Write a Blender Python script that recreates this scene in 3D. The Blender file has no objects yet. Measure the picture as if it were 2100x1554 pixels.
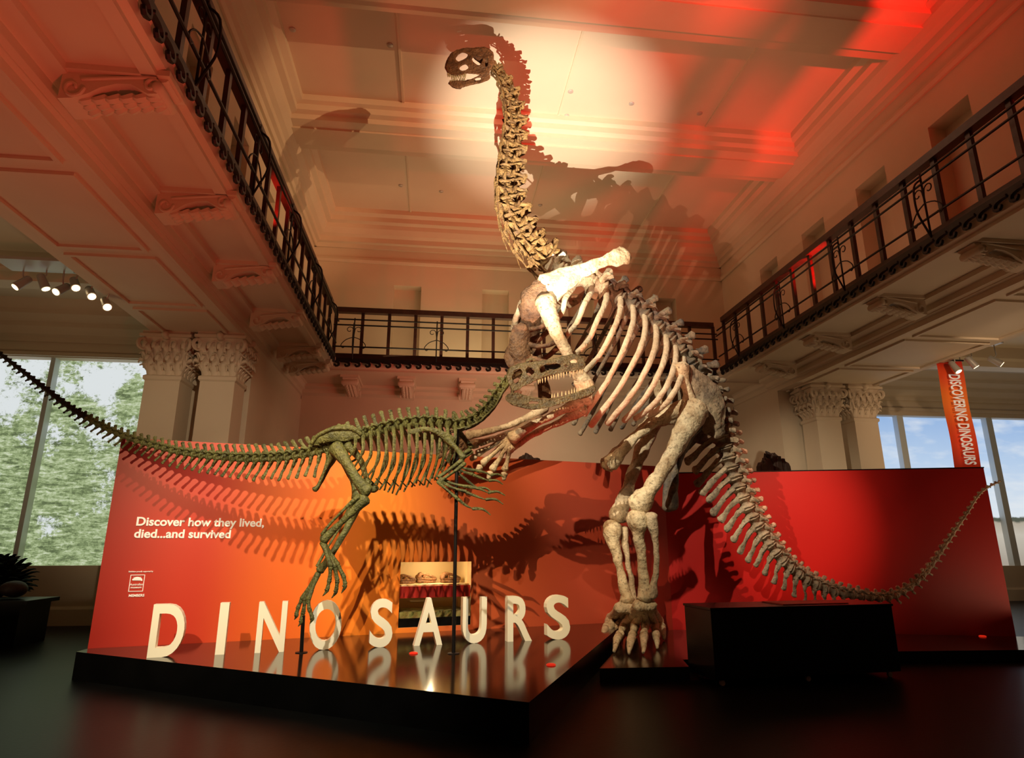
import bpy, bmesh, math, random
from mathutils import Vector, Matrix, noise
random.seed(3)
V=Vector
# ---------------------------------------------------------------- camera calibration
F=1287.0; TH=math.radians(14.9); H=1.5; CS,SN=0.9928,0.1195
def hall(p): return V((p[0]*CS+p[1]*SN,-p[0]*SN+p[1]*CS,p[2]))
def fray(px,py):
    u=(px-1050)/F; v=(777-py)/F
    return V((u,math.cos(TH)-v*math.sin(TH),math.sin(TH)+v*math.cos(TH)))
def ray(px,py): return hall(fray(px,py))
O=V((0,0,H))
def on_z(px,py,z):
    d=ray(px,py); return O+d*((z-H)/d.z)
def on_Y(px,py,Y):
    d=ray(px,py); return O+d*(Y/d.y)
def on_pl(px,py,p0,n):
    d=ray(px,py); return O+d*((p0-O).dot(n)/d.dot(n))
class Sag:
    def __init__(s,a,b):
        s.a=a;s.b=b;k=math.sqrt(1+b*b);s.k=k;s.n=hall((-b/k,1/k,0));s.p0=hall((0,a,0))
    def __call__(s,px,py,off=0):
        d=fray(px,py); t=(s.a+off*s.k)/(d.y-s.b*d.x)
        return hall(d*t+V((0,0,H)))
    def mir(s,p): return p-s.n*(2*(p-s.p0).dot(s.n))
cam=bpy.data.cameras.new("camera"); co=bpy.data.objects.new("camera",cam)
bpy.context.collection.objects.link(co); co.location=O
co.rotation_euler=(math.radians(90)+TH,0,-math.atan2(SN,CS))
cam.sensor_fit='HORIZONTAL'; cam.sensor_width=36; cam.lens=F/2100*36; cam.clip_end=200
bpy.context.scene.camera=co
try:
    bpy.context.scene.view_settings.view_transform='Standard'
except Exception: pass
COL=bpy.context.collection
# ---------------------------------------------------------------- materials
def mat(name,c1,c2=None,rough=0.6,metal=0,scale=5,bump=0.0,bscale=None,emit=None,es=0,lo=.35,hi=.65,detail=6,bd=.02,spec=None):
    m=bpy.data.materials.new(name); m.use_nodes=True; nt=m.node_tree; N=nt.nodes; L=nt.links
    b=N['Principled BSDF']; b.inputs['Roughness'].default_value=rough; b.inputs['Metallic'].default_value=metal
    b.inputs['Base Color'].default_value=(*c1,1)
    if spec is not None: b.inputs['Specular IOR Level'].default_value=spec
    geo=N.new('ShaderNodeNewGeometry')
    if c2:
        nz=N.new('ShaderNodeTexNoise'); nz.inputs['Scale'].default_value=scale; nz.inputs['Detail'].default_value=detail
        L.new(geo.outputs['Position'],nz.inputs['Vector'])
        r=N.new('ShaderNodeValToRGB'); r.color_ramp.elements[0].position=lo; r.color_ramp.elements[1].position=hi
        r.color_ramp.elements[0].color=(*c1,1); r.color_ramp.elements[1].color=(*c2,1)
        L.new(nz.outputs['Fac'],r.inputs['Fac']); L.new(r.outputs['Color'],b.inputs['Base Color'])
    if bump>0:
        n2=N.new('ShaderNodeTexNoise'); n2.inputs['Scale'].default_value=bscale or scale*3; n2.inputs['Detail'].default_value=8
        L.new(geo.outputs['Position'],n2.inputs['Vector'])
        bp=N.new('ShaderNodeBump'); bp.inputs['Strength'].default_value=bump; bp.inputs['Distance'].default_value=bd
        L.new(n2.outputs['Fac'],bp.inputs['Height']); L.new(bp.outputs['Normal'],b.inputs['Normal'])
    if emit:
        b.inputs['Emission Color'].default_value=(*emit,1); b.inputs['Emission Strength'].default_value=es
    return m
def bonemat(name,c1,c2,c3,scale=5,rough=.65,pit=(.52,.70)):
    """cream surface, brown patches and dark pitted cracks; hollows darkened with painted shade"""
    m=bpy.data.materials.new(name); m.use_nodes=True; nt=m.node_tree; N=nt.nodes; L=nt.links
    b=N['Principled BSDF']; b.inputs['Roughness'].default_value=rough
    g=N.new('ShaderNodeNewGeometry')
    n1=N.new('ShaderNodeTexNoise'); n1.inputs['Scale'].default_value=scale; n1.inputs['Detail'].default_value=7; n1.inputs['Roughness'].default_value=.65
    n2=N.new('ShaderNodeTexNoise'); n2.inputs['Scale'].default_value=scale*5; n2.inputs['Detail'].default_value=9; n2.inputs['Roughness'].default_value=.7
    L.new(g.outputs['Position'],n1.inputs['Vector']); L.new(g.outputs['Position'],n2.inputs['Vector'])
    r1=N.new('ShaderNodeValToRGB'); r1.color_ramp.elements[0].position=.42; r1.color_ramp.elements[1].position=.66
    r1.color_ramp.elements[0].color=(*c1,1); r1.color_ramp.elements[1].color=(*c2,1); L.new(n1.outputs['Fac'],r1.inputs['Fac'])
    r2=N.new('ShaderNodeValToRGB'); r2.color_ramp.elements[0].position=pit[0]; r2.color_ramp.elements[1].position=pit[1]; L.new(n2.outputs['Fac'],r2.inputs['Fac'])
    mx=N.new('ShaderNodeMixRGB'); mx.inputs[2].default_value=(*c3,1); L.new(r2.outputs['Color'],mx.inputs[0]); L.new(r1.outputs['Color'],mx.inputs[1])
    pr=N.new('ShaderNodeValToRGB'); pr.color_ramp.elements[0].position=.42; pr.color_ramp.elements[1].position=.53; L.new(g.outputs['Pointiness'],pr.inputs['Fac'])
    m2=N.new('ShaderNodeMixRGB'); m2.inputs[1].default_value=(*c3,1); L.new(pr.outputs['Color'],m2.inputs[0]); L.new(mx.outputs[0],m2.inputs[2])  # concave hollows tinted dark: occlusion shade put into the colour
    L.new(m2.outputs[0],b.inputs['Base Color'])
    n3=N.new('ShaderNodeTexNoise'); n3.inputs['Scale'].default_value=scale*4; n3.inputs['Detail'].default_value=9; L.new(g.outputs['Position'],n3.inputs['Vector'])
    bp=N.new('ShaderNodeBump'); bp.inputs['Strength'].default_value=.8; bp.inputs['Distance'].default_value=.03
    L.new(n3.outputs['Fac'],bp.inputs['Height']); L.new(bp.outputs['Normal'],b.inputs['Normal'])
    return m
M_plaster=mat("cream_plaster",(.62,.51,.37),(.68,.57,.42),.75,scale=.6,bump=.05,bscale=12)
M_ceil=mat("ceiling_plaster",(.64,.52,.39),(.70,.57,.43),.7,scale=.4)
M_floor=mat("dark_floor",(.002,.0024,.0022),(.005,.005,.0047),.36,scale=.9,bump=.05,bscale=30,spec=.10)
M_black=mat("black_lacquer",(.0025,.0025,.0025),(.004,.004,.004),.32,scale=3,spec=.25)
M_gloss=mat("gloss_platform_top",(.016,.008,.005),(.020,.010,.006),.12,scale=2)
M_iron=mat("black_iron",(.008,.006,.006),None,.5,.3)
M_timber=mat("dark_timber",(.03,.009,.006),(.05,.015,.009),.4,scale=8)
M_white=mat("white_letter_paint",(.96,.93,.76),None,.5)
M_print=mat("white_print_faint_glow",(.85,.82,.74),None,.6,emit=(.9,.85,.75),es=.22)  # print given a faint glow of its own, no lamp behind it
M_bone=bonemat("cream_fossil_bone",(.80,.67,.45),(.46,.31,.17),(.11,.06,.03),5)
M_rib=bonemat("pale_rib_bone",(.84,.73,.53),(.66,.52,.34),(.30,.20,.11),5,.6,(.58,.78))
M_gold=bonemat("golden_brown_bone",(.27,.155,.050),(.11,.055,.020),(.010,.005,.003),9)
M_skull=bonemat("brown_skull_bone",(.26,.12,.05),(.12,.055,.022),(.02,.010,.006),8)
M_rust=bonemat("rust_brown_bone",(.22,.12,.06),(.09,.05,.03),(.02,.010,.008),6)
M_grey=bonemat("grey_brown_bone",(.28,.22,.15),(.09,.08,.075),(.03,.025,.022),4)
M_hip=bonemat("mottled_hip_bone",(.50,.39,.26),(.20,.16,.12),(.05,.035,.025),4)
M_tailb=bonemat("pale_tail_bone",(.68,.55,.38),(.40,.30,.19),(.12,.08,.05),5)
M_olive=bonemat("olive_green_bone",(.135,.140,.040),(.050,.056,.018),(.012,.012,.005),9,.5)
M_oskull=bonemat("dark_brown_olive_skull",(.125,.10,.040),(.05,.042,.018),(.010,.008,.004),10,.45)
M_olived=mat("dark_olive_bone",(.02,.016,.010),(.010,.008,.006),.55,scale=9,bump=.5)
M_tooth=mat("pale_teeth",(.46,.38,.22),None,.4)
M_lampmetal=mat("white_lamp_metal",(.5,.48,.44),None,.4,.3)
M_glow=mat("lamp_lens",(1,.9,.7),None,.4,emit=(1,.75,.4),es=4)
M_redglow=mat("red_uplight_lens",(.5,.02,.01),None,.3,emit=(1,.03,.01),es=.5)
M_leaf=mat("dark_foliage",(.003,.004,.003),(.006,.008,.005),.8,scale=10,spec=.1)
M_rock=mat("dark_brown_stone",(.02,.010,.007),(.035,.018,.012),.6,scale=6,bump=.4)
M_moss=mat("green_display_ground",(.20,.22,.05),(.30,.22,.08),.8,scale=12,bump=.5)
M_redband=mat("red_band",(.40,.015,.010),None,.5)

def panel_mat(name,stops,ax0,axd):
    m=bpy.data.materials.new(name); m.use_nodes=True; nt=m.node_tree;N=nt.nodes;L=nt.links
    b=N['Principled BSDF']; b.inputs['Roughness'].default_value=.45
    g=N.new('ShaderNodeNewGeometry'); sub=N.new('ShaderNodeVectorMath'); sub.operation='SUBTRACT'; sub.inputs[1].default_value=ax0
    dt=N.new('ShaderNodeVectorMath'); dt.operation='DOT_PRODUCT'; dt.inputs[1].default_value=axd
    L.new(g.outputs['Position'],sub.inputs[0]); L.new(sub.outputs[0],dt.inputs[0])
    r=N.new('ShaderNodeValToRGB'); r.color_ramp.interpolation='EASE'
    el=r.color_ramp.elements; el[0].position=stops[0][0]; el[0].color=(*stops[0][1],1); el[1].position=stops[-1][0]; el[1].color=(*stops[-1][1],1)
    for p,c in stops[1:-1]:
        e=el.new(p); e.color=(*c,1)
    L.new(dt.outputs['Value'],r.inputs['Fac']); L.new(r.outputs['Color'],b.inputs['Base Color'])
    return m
# ---------------------------------------------------------------- mesh helpers
WL={}
def finish(bm,name,m,parent=None,smooth=True,origin=None,**pr):
    bmesh.ops.remove_doubles(bm,verts=bm.verts,dist=1e-5)
    bmesh.ops.recalc_face_normals(bm,faces=bm.faces)
    vs=[v.co for v in bm.verts]
    lo=V((min(v.x for v in vs),min(v.y for v in vs),min(v.z for v in vs))); hi=V((max(v.x for v in vs),max(v.y for v in vs),max(v.z for v in vs)))
    c=(lo+hi)/2
    if not parent: c.z=lo.z
    if origin is not None: c=V(origin)
    bmesh.ops.translate(bm,verts=bm.verts,vec=-c)
    me=bpy.data.meshes.new(name); bm.to_mesh(me); bm.free()
    for p in me.polygons: p.use_smooth=smooth
    ms=m if isinstance(m,list) else [m]
    for x in ms: me.materials.append(x)
    ob=bpy.data.objects.new(name,me); COL.objects.link(ob)
    if smooth:
        try: me.set_sharp_from_angle(angle=math.radians(50))
        except Exception: pass
    place(ob,c,parent)
    for k,v in pr.items(): ob[k]=v
    return ob
def place(ob,c,parent):
    if parent:
        ob.parent=parent; ob.location=c-WL[parent.name]
    else: ob.location=c
    WL[ob.name]=V(c)
def empty(name,loc,**pr):
    e=bpy.data.objects.new(name,None); COL.objects.link(e); e.location=loc; e.empty_display_size=.2; WL[e.name]=V(loc)
    for k,v in pr.items(): e[k]=v
    return e
def box(bm,lo,hi,mi=0):
    x0,y0,z0=lo;x1,y1,z1=hi
    v=[bm.verts.new(p) for p in [(x0,y0,z0),(x1,y0,z0),(x1,y1,z0),(x0,y1,z0),(x0,y0,z1),(x1,y0,z1),(x1,y1,z1),(x0,y1,z1)]]
    for f in [(0,1,2,3),(4,5,6,7),(0,1,5,4),(1,2,6,5),(2,3,7,6),(3,0,4,7)]:
        fc=bm.faces.new([v[i] for i in f]); fc.material_index=mi
def obox(bm,p0,ax,ay,az,mi=0):
    v=[bm.verts.new(p0+ax*i+ay*j+az*k) for i,j,k in [(0,0,0),(1,0,0),(1,1,0),(0,1,0),(0,0,1),(1,0,1),(1,1,1),(0,1,1)]]
    for f in [(0,1,2,3),(4,5,6,7),(0,1,5,4),(1,2,6,5),(2,3,7,6),(3,0,4,7)]:
        fc=bm.faces.new([v[i] for i in f]); fc.material_index=mi
def prism(bm,poly,z0,z1,mt=0,ms=0):
    b=[bm.verts.new((p[0],p[1],z0)) for p in poly]; t=[bm.verts.new((p[0],p[1],z1)) for p in poly]
    f=bm.faces.new(t); f.material_index=mt; f=bm.faces.new(b[::-1]); f.material_index=ms
    n=len(poly)
    for i in range(n):
        f=bm.faces.new([b[i],b[(i+1)%n],t[(i+1)%n],t[i]]); f.material_index=ms
def cat(pts,sub):
    P=[pts[0]]+list(pts)+[pts[-1]]; out=[]
    n=len(P)
    for i in range(1,n-2):
        a,b,c,d=P[i-1],P[i],P[i+1],P[i+2]
        for k in range(sub):
            t=k/sub
            out.append([.5*((2*b[j])+(-a[j]+c[j])*t+(2*a[j]-5*b[j]+4*c[j]-d[j])*t*t+(-a[j]+3*b[j]-3*c[j]+d[j])*t**3) for j in range(len(b))])
    out.append(list(P[-2])); return out
def tube(bm,pts,rs,seg=8,sub=4,axis=None,ratio=1.0,round_ends=True):
    if not hasattr(rs,'__len__'): rs=[rs]*len(pts)
    D=cat([(*p,r) for p,r in zip(pts,rs)],sub) if sub>1 else [(*p,r) for p,r in zip(pts,rs)]
    P=[V(d[:3]) for d in D]; R=[max(d[3],1e-4) for d in D]
    if round_ends:
        t0=(P[0]-P[1]).normalized(); t1=(P[-1]-P[-2]).normalized()
        P=[P[0]+t0*R[0]*.55,P[0]+t0*R[0]*.35]+P+[P[-1]+t1*R[-1]*.35,P[-1]+t1*R[-1]*.55]
        R=[R[0]*.35,R[0]*.75]+R+[R[-1]*.75,R[-1]*.35]
    n=len(P); T=[(P[min(i+1,n-1)]-P[max(i-1,0)]).normalized() for i in range(n)]
    up=V((0,0,1)) if abs(T[0].z)<.9 else V((1,0,0))
    Nn=(up-T[0]*up.dot(T[0])).normalized(); rings=[]
    for i in range(n):
        Nn=(Nn-T[i]*Nn.dot(T[i])); 
        Nn=Nn.normalized() if Nn.length>1e-6 else V((1,0,0))
        B=T[i].cross(Nn); ring=[]
        for k in range(seg):
            a=2*math.pi*k/seg; o=(Nn*math.cos(a)+B*math.sin(a))*R[i]
            if axis is not None: o=o-axis*(o.dot(axis)*(1-ratio))
            ring.append(bm.verts.new(P[i]+o))
        rings.append(ring)
    for a,b in zip(rings,rings[1:]):
        for k in range(seg): bm.faces.new([a[k],a[(k+1)%seg],b[(k+1)%seg],b[k]])
    bm.faces.new(rings[0][::-1]); bm.faces.new(rings[-1])
def rough(bm,amp,sc=8):
    for v in bm.verts:
        v.co+=noise.noise_vector(v.co*sc)*amp
def lathe(bm,prof,c,seg=32,a0=0,sq=False):
    rings=[]
    k0=math.sqrt(2) if sq else 1
    for r,z in prof:
        rings.append([bm.verts.new((c[0]+k0*r*math.cos(a0+2*math.pi*k/seg),c[1]+k0*r*math.sin(a0+2*math.pi*k/seg),c[2]+z)) for k in range(seg)])
    for a,b in zip(rings,rings[1:]):
        for k in range(seg): bm.faces.new([a[k],a[(k+1)%seg],b[(k+1)%seg],b[k]])
    bm.faces.new(rings[0][::-1]); bm.faces.new(rings[-1])
def mould(bm,prof,p0,p1,out):
    a=[bm.verts.new(p0+out*o+V((0,0,z))) for o,z in prof]; b=[bm.verts.new(p1+out*o+V((0,0,z))) for o,z in prof]
    n=len(prof)
    for i in range(n): bm.faces.new([a[i],a[(i+1)%n],b[(i+1)%n],b[i]])
    bm.faces.new(a); bm.faces.new(b[::-1])
def wallgrid(bm,p0,d,nrm,length,z0,z1,holes,depth,backmi=0,revmi=0,back=True):
    As=sorted({0,length,*[h[0] for h in holes],*[h[1] for h in holes]}); Zs=sorted({z0,z1,*[h[2] for h in holes],*[h[3] for h in holes]})
    def q(pts,mi=0):
        f=bm.faces.new([bm.verts.new(p) for p in pts]); f.material_index=mi
    def P(a,z,o=0): return V((p0.x,p0.y,0))+d*a-nrm*o+V((0,0,z))
    for a0,a1 in zip(As,As[1:]):
        for b0,b1 in zip(Zs,Zs[1:]):
            ca,cb=(a0+a1)/2,(b0+b1)/2
            if any(h[0]<ca<h[1] and h[2]<cb<h[3] for h in holes): continue
            q([P(a0,b0),P(a1,b0),P(a1,b1),P(a0,b1)])
    for h in holes:
        for (s,t) in [((h[0],h[2]),(h[1],h[2])),((h[1],h[2]),(h[1],h[3])),((h[1],h[3]),(h[0],h[3])),((h[0],h[3]),(h[0],h[2]))]:
            q([P(*s),P(*t),P(*t,depth),P(*s,depth)],revmi)
        if back: q([P(h[0],h[2],depth),P(h[1],h[2],depth),P(h[1],h[3],depth),P(h[0],h[3],depth)],backmi)
def textmesh(s,size,ext,off=0.0,align='LEFT',space=1.0):
    cu=bpy.data.curves.new("t",'FONT'); cu.body=s; cu.size=size; cu.extrude=ext; cu.offset=off; cu.align_x=align; cu.space_line=space; cu.resolution_u=6
    ob=bpy.data.objects.new("t",cu); COL.objects.link(ob); bpy.context.view_layer.update()
    me=bpy.data.meshes.new_from_object(ob.evaluated_get(bpy.context.evaluated_depsgraph_get()))
    bpy.data.objects.remove(ob); return me
def put_mesh(me,name,m,Mx,parent=None,**pr):
    me.transform(Mx); bm=bmesh.new(); bm.from_mesh(me); bpy.data.meshes.remove(me)
    return finish(bm,name,m,parent,smooth=False,**pr)
tn=[0]
def trim(bm,m=None,smooth=False,label="moulded cream plaster trim"):
    tn[0]+=1
    return finish(bm,"trim_%d"%tn[0],m or M_plaster,None,smooth,kind="structure",label=label)
def S(bm,name,m,smooth=False,label=""):
    return finish(bm,name,m,None,smooth,kind="structure",label=label or name.replace("_"," "))
X,Y,Z=V((1,0,0)),V((0,1,0)),V((0,0,1))
# ================================================================ ROOM
XL,XR=-2.55,7.3
WLx,WRx=-3.75,8.75
YG=15.3; YB=17.4; ZC=11.0; ZG=6.0
YN=-4.0
bm=bmesh.new(); box(bm,(-16,YN,-.2),(20,22,0)); S(bm,"floor",M_floor,label="dark polished stone floor")
bm=bmesh.new(); box(bm,(WLx-1,YN,ZC),(WRx+1,YB+1,ZC+.2)); S(bm,"ceiling",M_ceil,label="cream plaster ceiling with deep beams")
niY=[-1.8+2.06*i for i in range(9)]
def holesY(): return [(y-YN-.45,y-YN+.45,6.3,8.9) for y in niY if y<16.9]
bm=bmesh.new(); wallgrid(bm,V((WLx,YN,0)),Y,X,YB-YN,5.85,ZC,holesY(),.35); S(bm,"wall_left",M_plaster,label="cream upper wall with square niches")
bm=bmesh.new(); wallgrid(bm,V((WRx,YN,0)),Y,-X,YB-YN,5.85,ZC,holesY(),.35); S(bm,"wall_right",M_plaster,label="cream upper wall with square niches")
hx=[(x-WLx-.4,x-WLx+.4,6.3,8.9) for x in (-1.0,1.6,4.2,6.8)]
bm=bmesh.new(); wallgrid(bm,V((WLx,YB,0)),X,-Y,WRx-WLx,0,ZC,hx,.35); S(bm,"wall_back",M_plaster,label="cream end wall with square niches")
bm=bmesh.new(); box(bm,(-5.6,12.7,0),(-3.74,YB+.1,5.4)); S(bm,"wall_left_lower",M_plaster,label="cream pier wall under the gallery")
bm=bmesh.new(); box(bm,(8.74,14.9,0),(10.9,YB+.1,5.4)); S(bm,"wall_right_lower",M_plaster,label="cream pier wall under the gallery")
def arch(x0,x1,face,lab):
    bm=bmesh.new(); s=1 if face>0 else -1
    box(bm,(x0,YN,5.4),(x1,YB,5.86))
    xf=x1 if s>0 else x0
    mould(bm,[(.001,5.401),(.04,5.401),(.04,5.5),(.09,5.52),(.09,5.62),(.16,5.66),(.2,5.75),(.26,5.78),(.26,5.855),(.001,5.855)],V((xf,YN,0)),V((xf,YB,0)),X*s)
    xo=x0 if s>0 else x1
    mould(bm,[(.001,5.401),(.04,5.401),(.04,5.5),(.09,5.55),(.15,5.7),(.15,5.8),(.001,5.8)],V((xo,YN,0)),V((xo,YB,0)),-X*s)
    for y in [YN+.2+2.06*i for i in range(10)]:
        for a,b,c,d in [(x0+.18,x1-.18,y,y+.06),(x0+.18,x1-.18,y+1.8,y+1.86),(x0+.18,x0+.24,y+.061,y+1.799),(x1-.24,x1-.18,y+.061,y+1.799)]:
            box(bm,(a,c,5.36),(b,d,5.399))
    trim(bm,label=lab)
arch(-5.35,-3.8,1,"panelled cream beam over the columns"); arch(8.8,11.0,-1,"panelled cream beam over the columns")
def gallery(p0,p1,out,depth):
    bm=bmesh.new()
    mould(bm,[(0,6.0),(.0,5.93),(-.05,5.90),(-.07,5.80),(-.14,5.77),(-.14,5.72),(-.28,5.72),(-.28,5.78),(-depth,5.78),(-depth,6.0)],p0,p1,out)
    mould(bm,[(-depth+.32,5.779),(-depth+.32,5.70),(-depth+.15,5.66),(-depth+.15,5.56),(-depth,5.5),(-depth,5.779)],p0,p1,out)
    trim(bm,label="cream gallery slab edge with stepped mouldings")
gallery(V((XL,YN,0)),V((XL,YG,0)),X,1.25); gallery(V((XR,YN,0)),V((XR,YG,0)),-X,1.5)
gallery(V((XL-1.2,YG,0)),V((XR+1.45,YG,0)),-Y,2.1)
CP=[(0,10.0),(.06,10.0),(.08,10.12),(.16,10.15),(.16,10.3),(.26,10.36),(.36,10.5),(.38,10.62),(.5,10.66),(.5,10.8),(.62,10.86),(.62,11.02),(0,11.02)]
for a,b,o in [((WLx,YN,0),(WLx,YB,0),X),((WRx,YN,0),(WRx,YB,0),-X),((WLx,YB,0),(WRx,YB,0),-Y)]:
    bm=bmesh.new(); mould(bm,CP,V(a),V(b),o)
    mould(bm,[(0,9.55),(.05,9.55),(.08,9.62),(.05,9.7),(0,9.7)],V(a),V(b),o)
    trim(bm,label="stepped cream plaster cornice")
for yc in (.3,4.45,8.6,12.8):
    bm=bmesh.new(); prof=[(-.75,11.02),(-.75,10.86),(-.66,10.82),(-.66,10.68),(-.55,10.64),(-.55,10.52),(-.3,10.5),(-.3,10.46),(.3,10.46),(.3,10.5),(.55,10.52),(.55,10.64),(.66,10.68),(.66,10.82),(.75,10.86),(.75,11.02)]
    mould(bm,prof,V((WLx+.3,yc,0)),V((WRx-.3,yc,0)),Y); trim(bm,label="deep moulded ceiling beam")
for x0 in (-1.0,2.5,6.0):
    bm=bmesh.new(); box(bm,(x0,YN,10.97),(x0+.05,YB-.5,11.01)); trim(bm,label="thin plaster ceiling bead")
bm=bmesh.new(); box(bm,(-16,YN,6.6),(-5.3,22,6.8)); S(bm,"ceiling_left_aisle",M_plaster,label="cream aisle ceiling")
bm=bmesh.new(); box(bm,(10.95,YN,6.6),(20,22,6.8)); S(bm,"ceiling_right_aisle",M_plaster,label="cream aisle ceiling")
for y in (3.5,7.6,11.6):
    bm=bmesh.new(); mould(bm,[(-.35,6.62),(-.35,6.3),(-.25,6.25),(-.2,6.1),(.2,6.1),(.25,6.25),(.35,6.3),(.35,6.62)],V((-16,y,0)),V((-5.3,y,0)),Y); trim(bm,label="aisle ceiling beam")
    bm=bmesh.new(); mould(bm,[(-.35,6.62),(-.35,6.3),(-.25,6.25),(-.2,6.1),(.2,6.1),(.25,6.25),(.35,6.3),(.35,6.62)],V((11,y+3,0)),V((20,y+3,0)),Y); trim(bm,label="aisle ceiling beam")
YWL=14.0; YWR=17.0
bm=bmesh.new(); wallgrid(bm,V((-16,YWL,0)),X,-Y,10.5,0,6.6,[(16-9.75,16-5.7,1.12,5.42)],.3,back=False); S(bm,"wall_aisle_left",M_plaster,label="cream aisle wall around a large window")
bm=bmesh.new(); wallgrid(bm,V((10.8,YWR,0)),X,-Y,9.2,0,6.6,[(1.9,8.5,.95,5.3)],.3,back=False); S(bm,"wall_aisle_right",M_plaster,label="cream aisle wall around a large window")
bm=bmesh.new(); box(bm,(-16.1,YN,0),(-16,14,6.6)); S(bm,"wall_far_left",M_plaster)
bm=bmesh.new(); box(bm,(20,YN,0),(20.1,17,6.6)); S(bm,"wall_far_right",M_plaster)
bm=bmesh.new(); box(bm,(-16,YN-.1,0),(20,YN,11.1)); S(bm,"wall_front",M_plaster)
for a,b in [((-16,YWL),(-5.6,YWL)),((10.9,YWR),(20,YWR))]:
    bm=bmesh.new(); mould(bm,[(0,5.75),(.05,5.75),(.05,5.85),(.12,5.9),(.2,6.05),(.2,6.15),(.32,6.3),(.32,6.4),(.45,6.6),(0,6.6)],V((a[0],a[1],0)),V((b[0],b[1],0)),-Y)
    mould(bm,[(0,.0),(.05,.0),(.05,.3),(.02,.35),(0,.35)],V((a[0],a[1],0)),V((b[0],b[1],0)),-Y)
    mould(bm,[(0,5.44),(.06,5.44),(.06,5.52),(0,5.52)],V((a[0],a[1],0)),V((b[0],b[1],0)),-Y); trim(bm)
def forest():
    m=bpy.data.materials.new("forest_view"); m.use_nodes=True; nt=m.node_tree;N=nt.nodes;L=nt.links
    b=N['Principled BSDF']; b.inputs['Base Color'].default_value=(0.02,.02,.02,1); b.inputs['Roughness'].default_value=.8
    g=N.new('ShaderNodeNewGeometry')
    n1=N.new('ShaderNodeTexNoise'); n1.inputs['Scale'].default_value=1.1; n1.inputs['Detail'].default_value=5; n1.inputs['Roughness'].default_value=.6
    def needles(rot,sc,st):
        mp=N.new('ShaderNodeMapping'); mp.inputs['Rotation'].default_value=(0,rot,0); mp.inputs['Scale'].default_value=(1,1,st)
        n=N.new('ShaderNodeTexNoise'); n.inputs['Scale'].default_value=sc; n.inputs['Detail'].default_value=12; n.inputs['Roughness'].default_value=.74; n.inputs['Distortion'].default_value=.5
        L.new(g.outputs['Position'],mp.inputs[0]); L.new(mp.outputs[0],n.inputs['Vector']); return n
    L.new(g.outputs['Position'],n1.inputs['Vector'])
    n2=needles(.55,1.8,4.8); n3=needles(-.65,2.3,5.2); n4=needles(.1,11,1.3)
    mxm=N.new('ShaderNodeMath'); mxm.operation='MAXIMUM'; L.new(n2.outputs['Fac'],mxm.inputs[0]); L.new(n3.outputs['Fac'],mxm.inputs[1])
    av=N.new('ShaderNodeMath'); av.operation='MULTIPLY_ADD'; av.inputs[1].default_value=.68; L.new(mxm.outputs[0],av.inputs[0])
    hv=N.new('ShaderNodeMath'); hv.operation='MULTIPLY'; hv.inputs[1].default_value=.32; L.new(n4.outputs['Fac'],hv.inputs[0]); L.new(hv.outputs[0],av.inputs[2])
    sp=N.new('ShaderNodeSeparateXYZ'); L.new(g.outputs['Position'],sp.inputs[0])
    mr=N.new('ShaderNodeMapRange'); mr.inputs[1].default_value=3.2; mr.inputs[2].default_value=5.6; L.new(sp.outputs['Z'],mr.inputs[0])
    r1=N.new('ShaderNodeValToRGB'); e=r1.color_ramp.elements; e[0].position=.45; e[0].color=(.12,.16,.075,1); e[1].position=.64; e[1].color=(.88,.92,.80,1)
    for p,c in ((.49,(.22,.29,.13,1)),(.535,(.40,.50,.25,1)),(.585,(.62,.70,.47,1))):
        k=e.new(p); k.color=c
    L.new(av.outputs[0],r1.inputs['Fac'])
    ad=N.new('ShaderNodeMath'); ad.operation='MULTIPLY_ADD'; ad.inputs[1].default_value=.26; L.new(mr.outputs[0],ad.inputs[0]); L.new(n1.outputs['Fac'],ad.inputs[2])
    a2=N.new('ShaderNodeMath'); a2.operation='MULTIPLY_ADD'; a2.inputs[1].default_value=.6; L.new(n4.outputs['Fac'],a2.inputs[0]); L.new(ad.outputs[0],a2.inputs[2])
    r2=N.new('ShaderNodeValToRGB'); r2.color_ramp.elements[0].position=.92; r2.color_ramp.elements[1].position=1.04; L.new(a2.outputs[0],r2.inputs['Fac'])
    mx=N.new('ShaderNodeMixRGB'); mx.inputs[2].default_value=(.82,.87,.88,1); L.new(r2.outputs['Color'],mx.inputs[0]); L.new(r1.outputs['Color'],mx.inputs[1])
    L.new(mx.outputs[0],b.inputs['Emission Color']); b.inputs['Emission Strength'].default_value=.86
    return m
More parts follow.
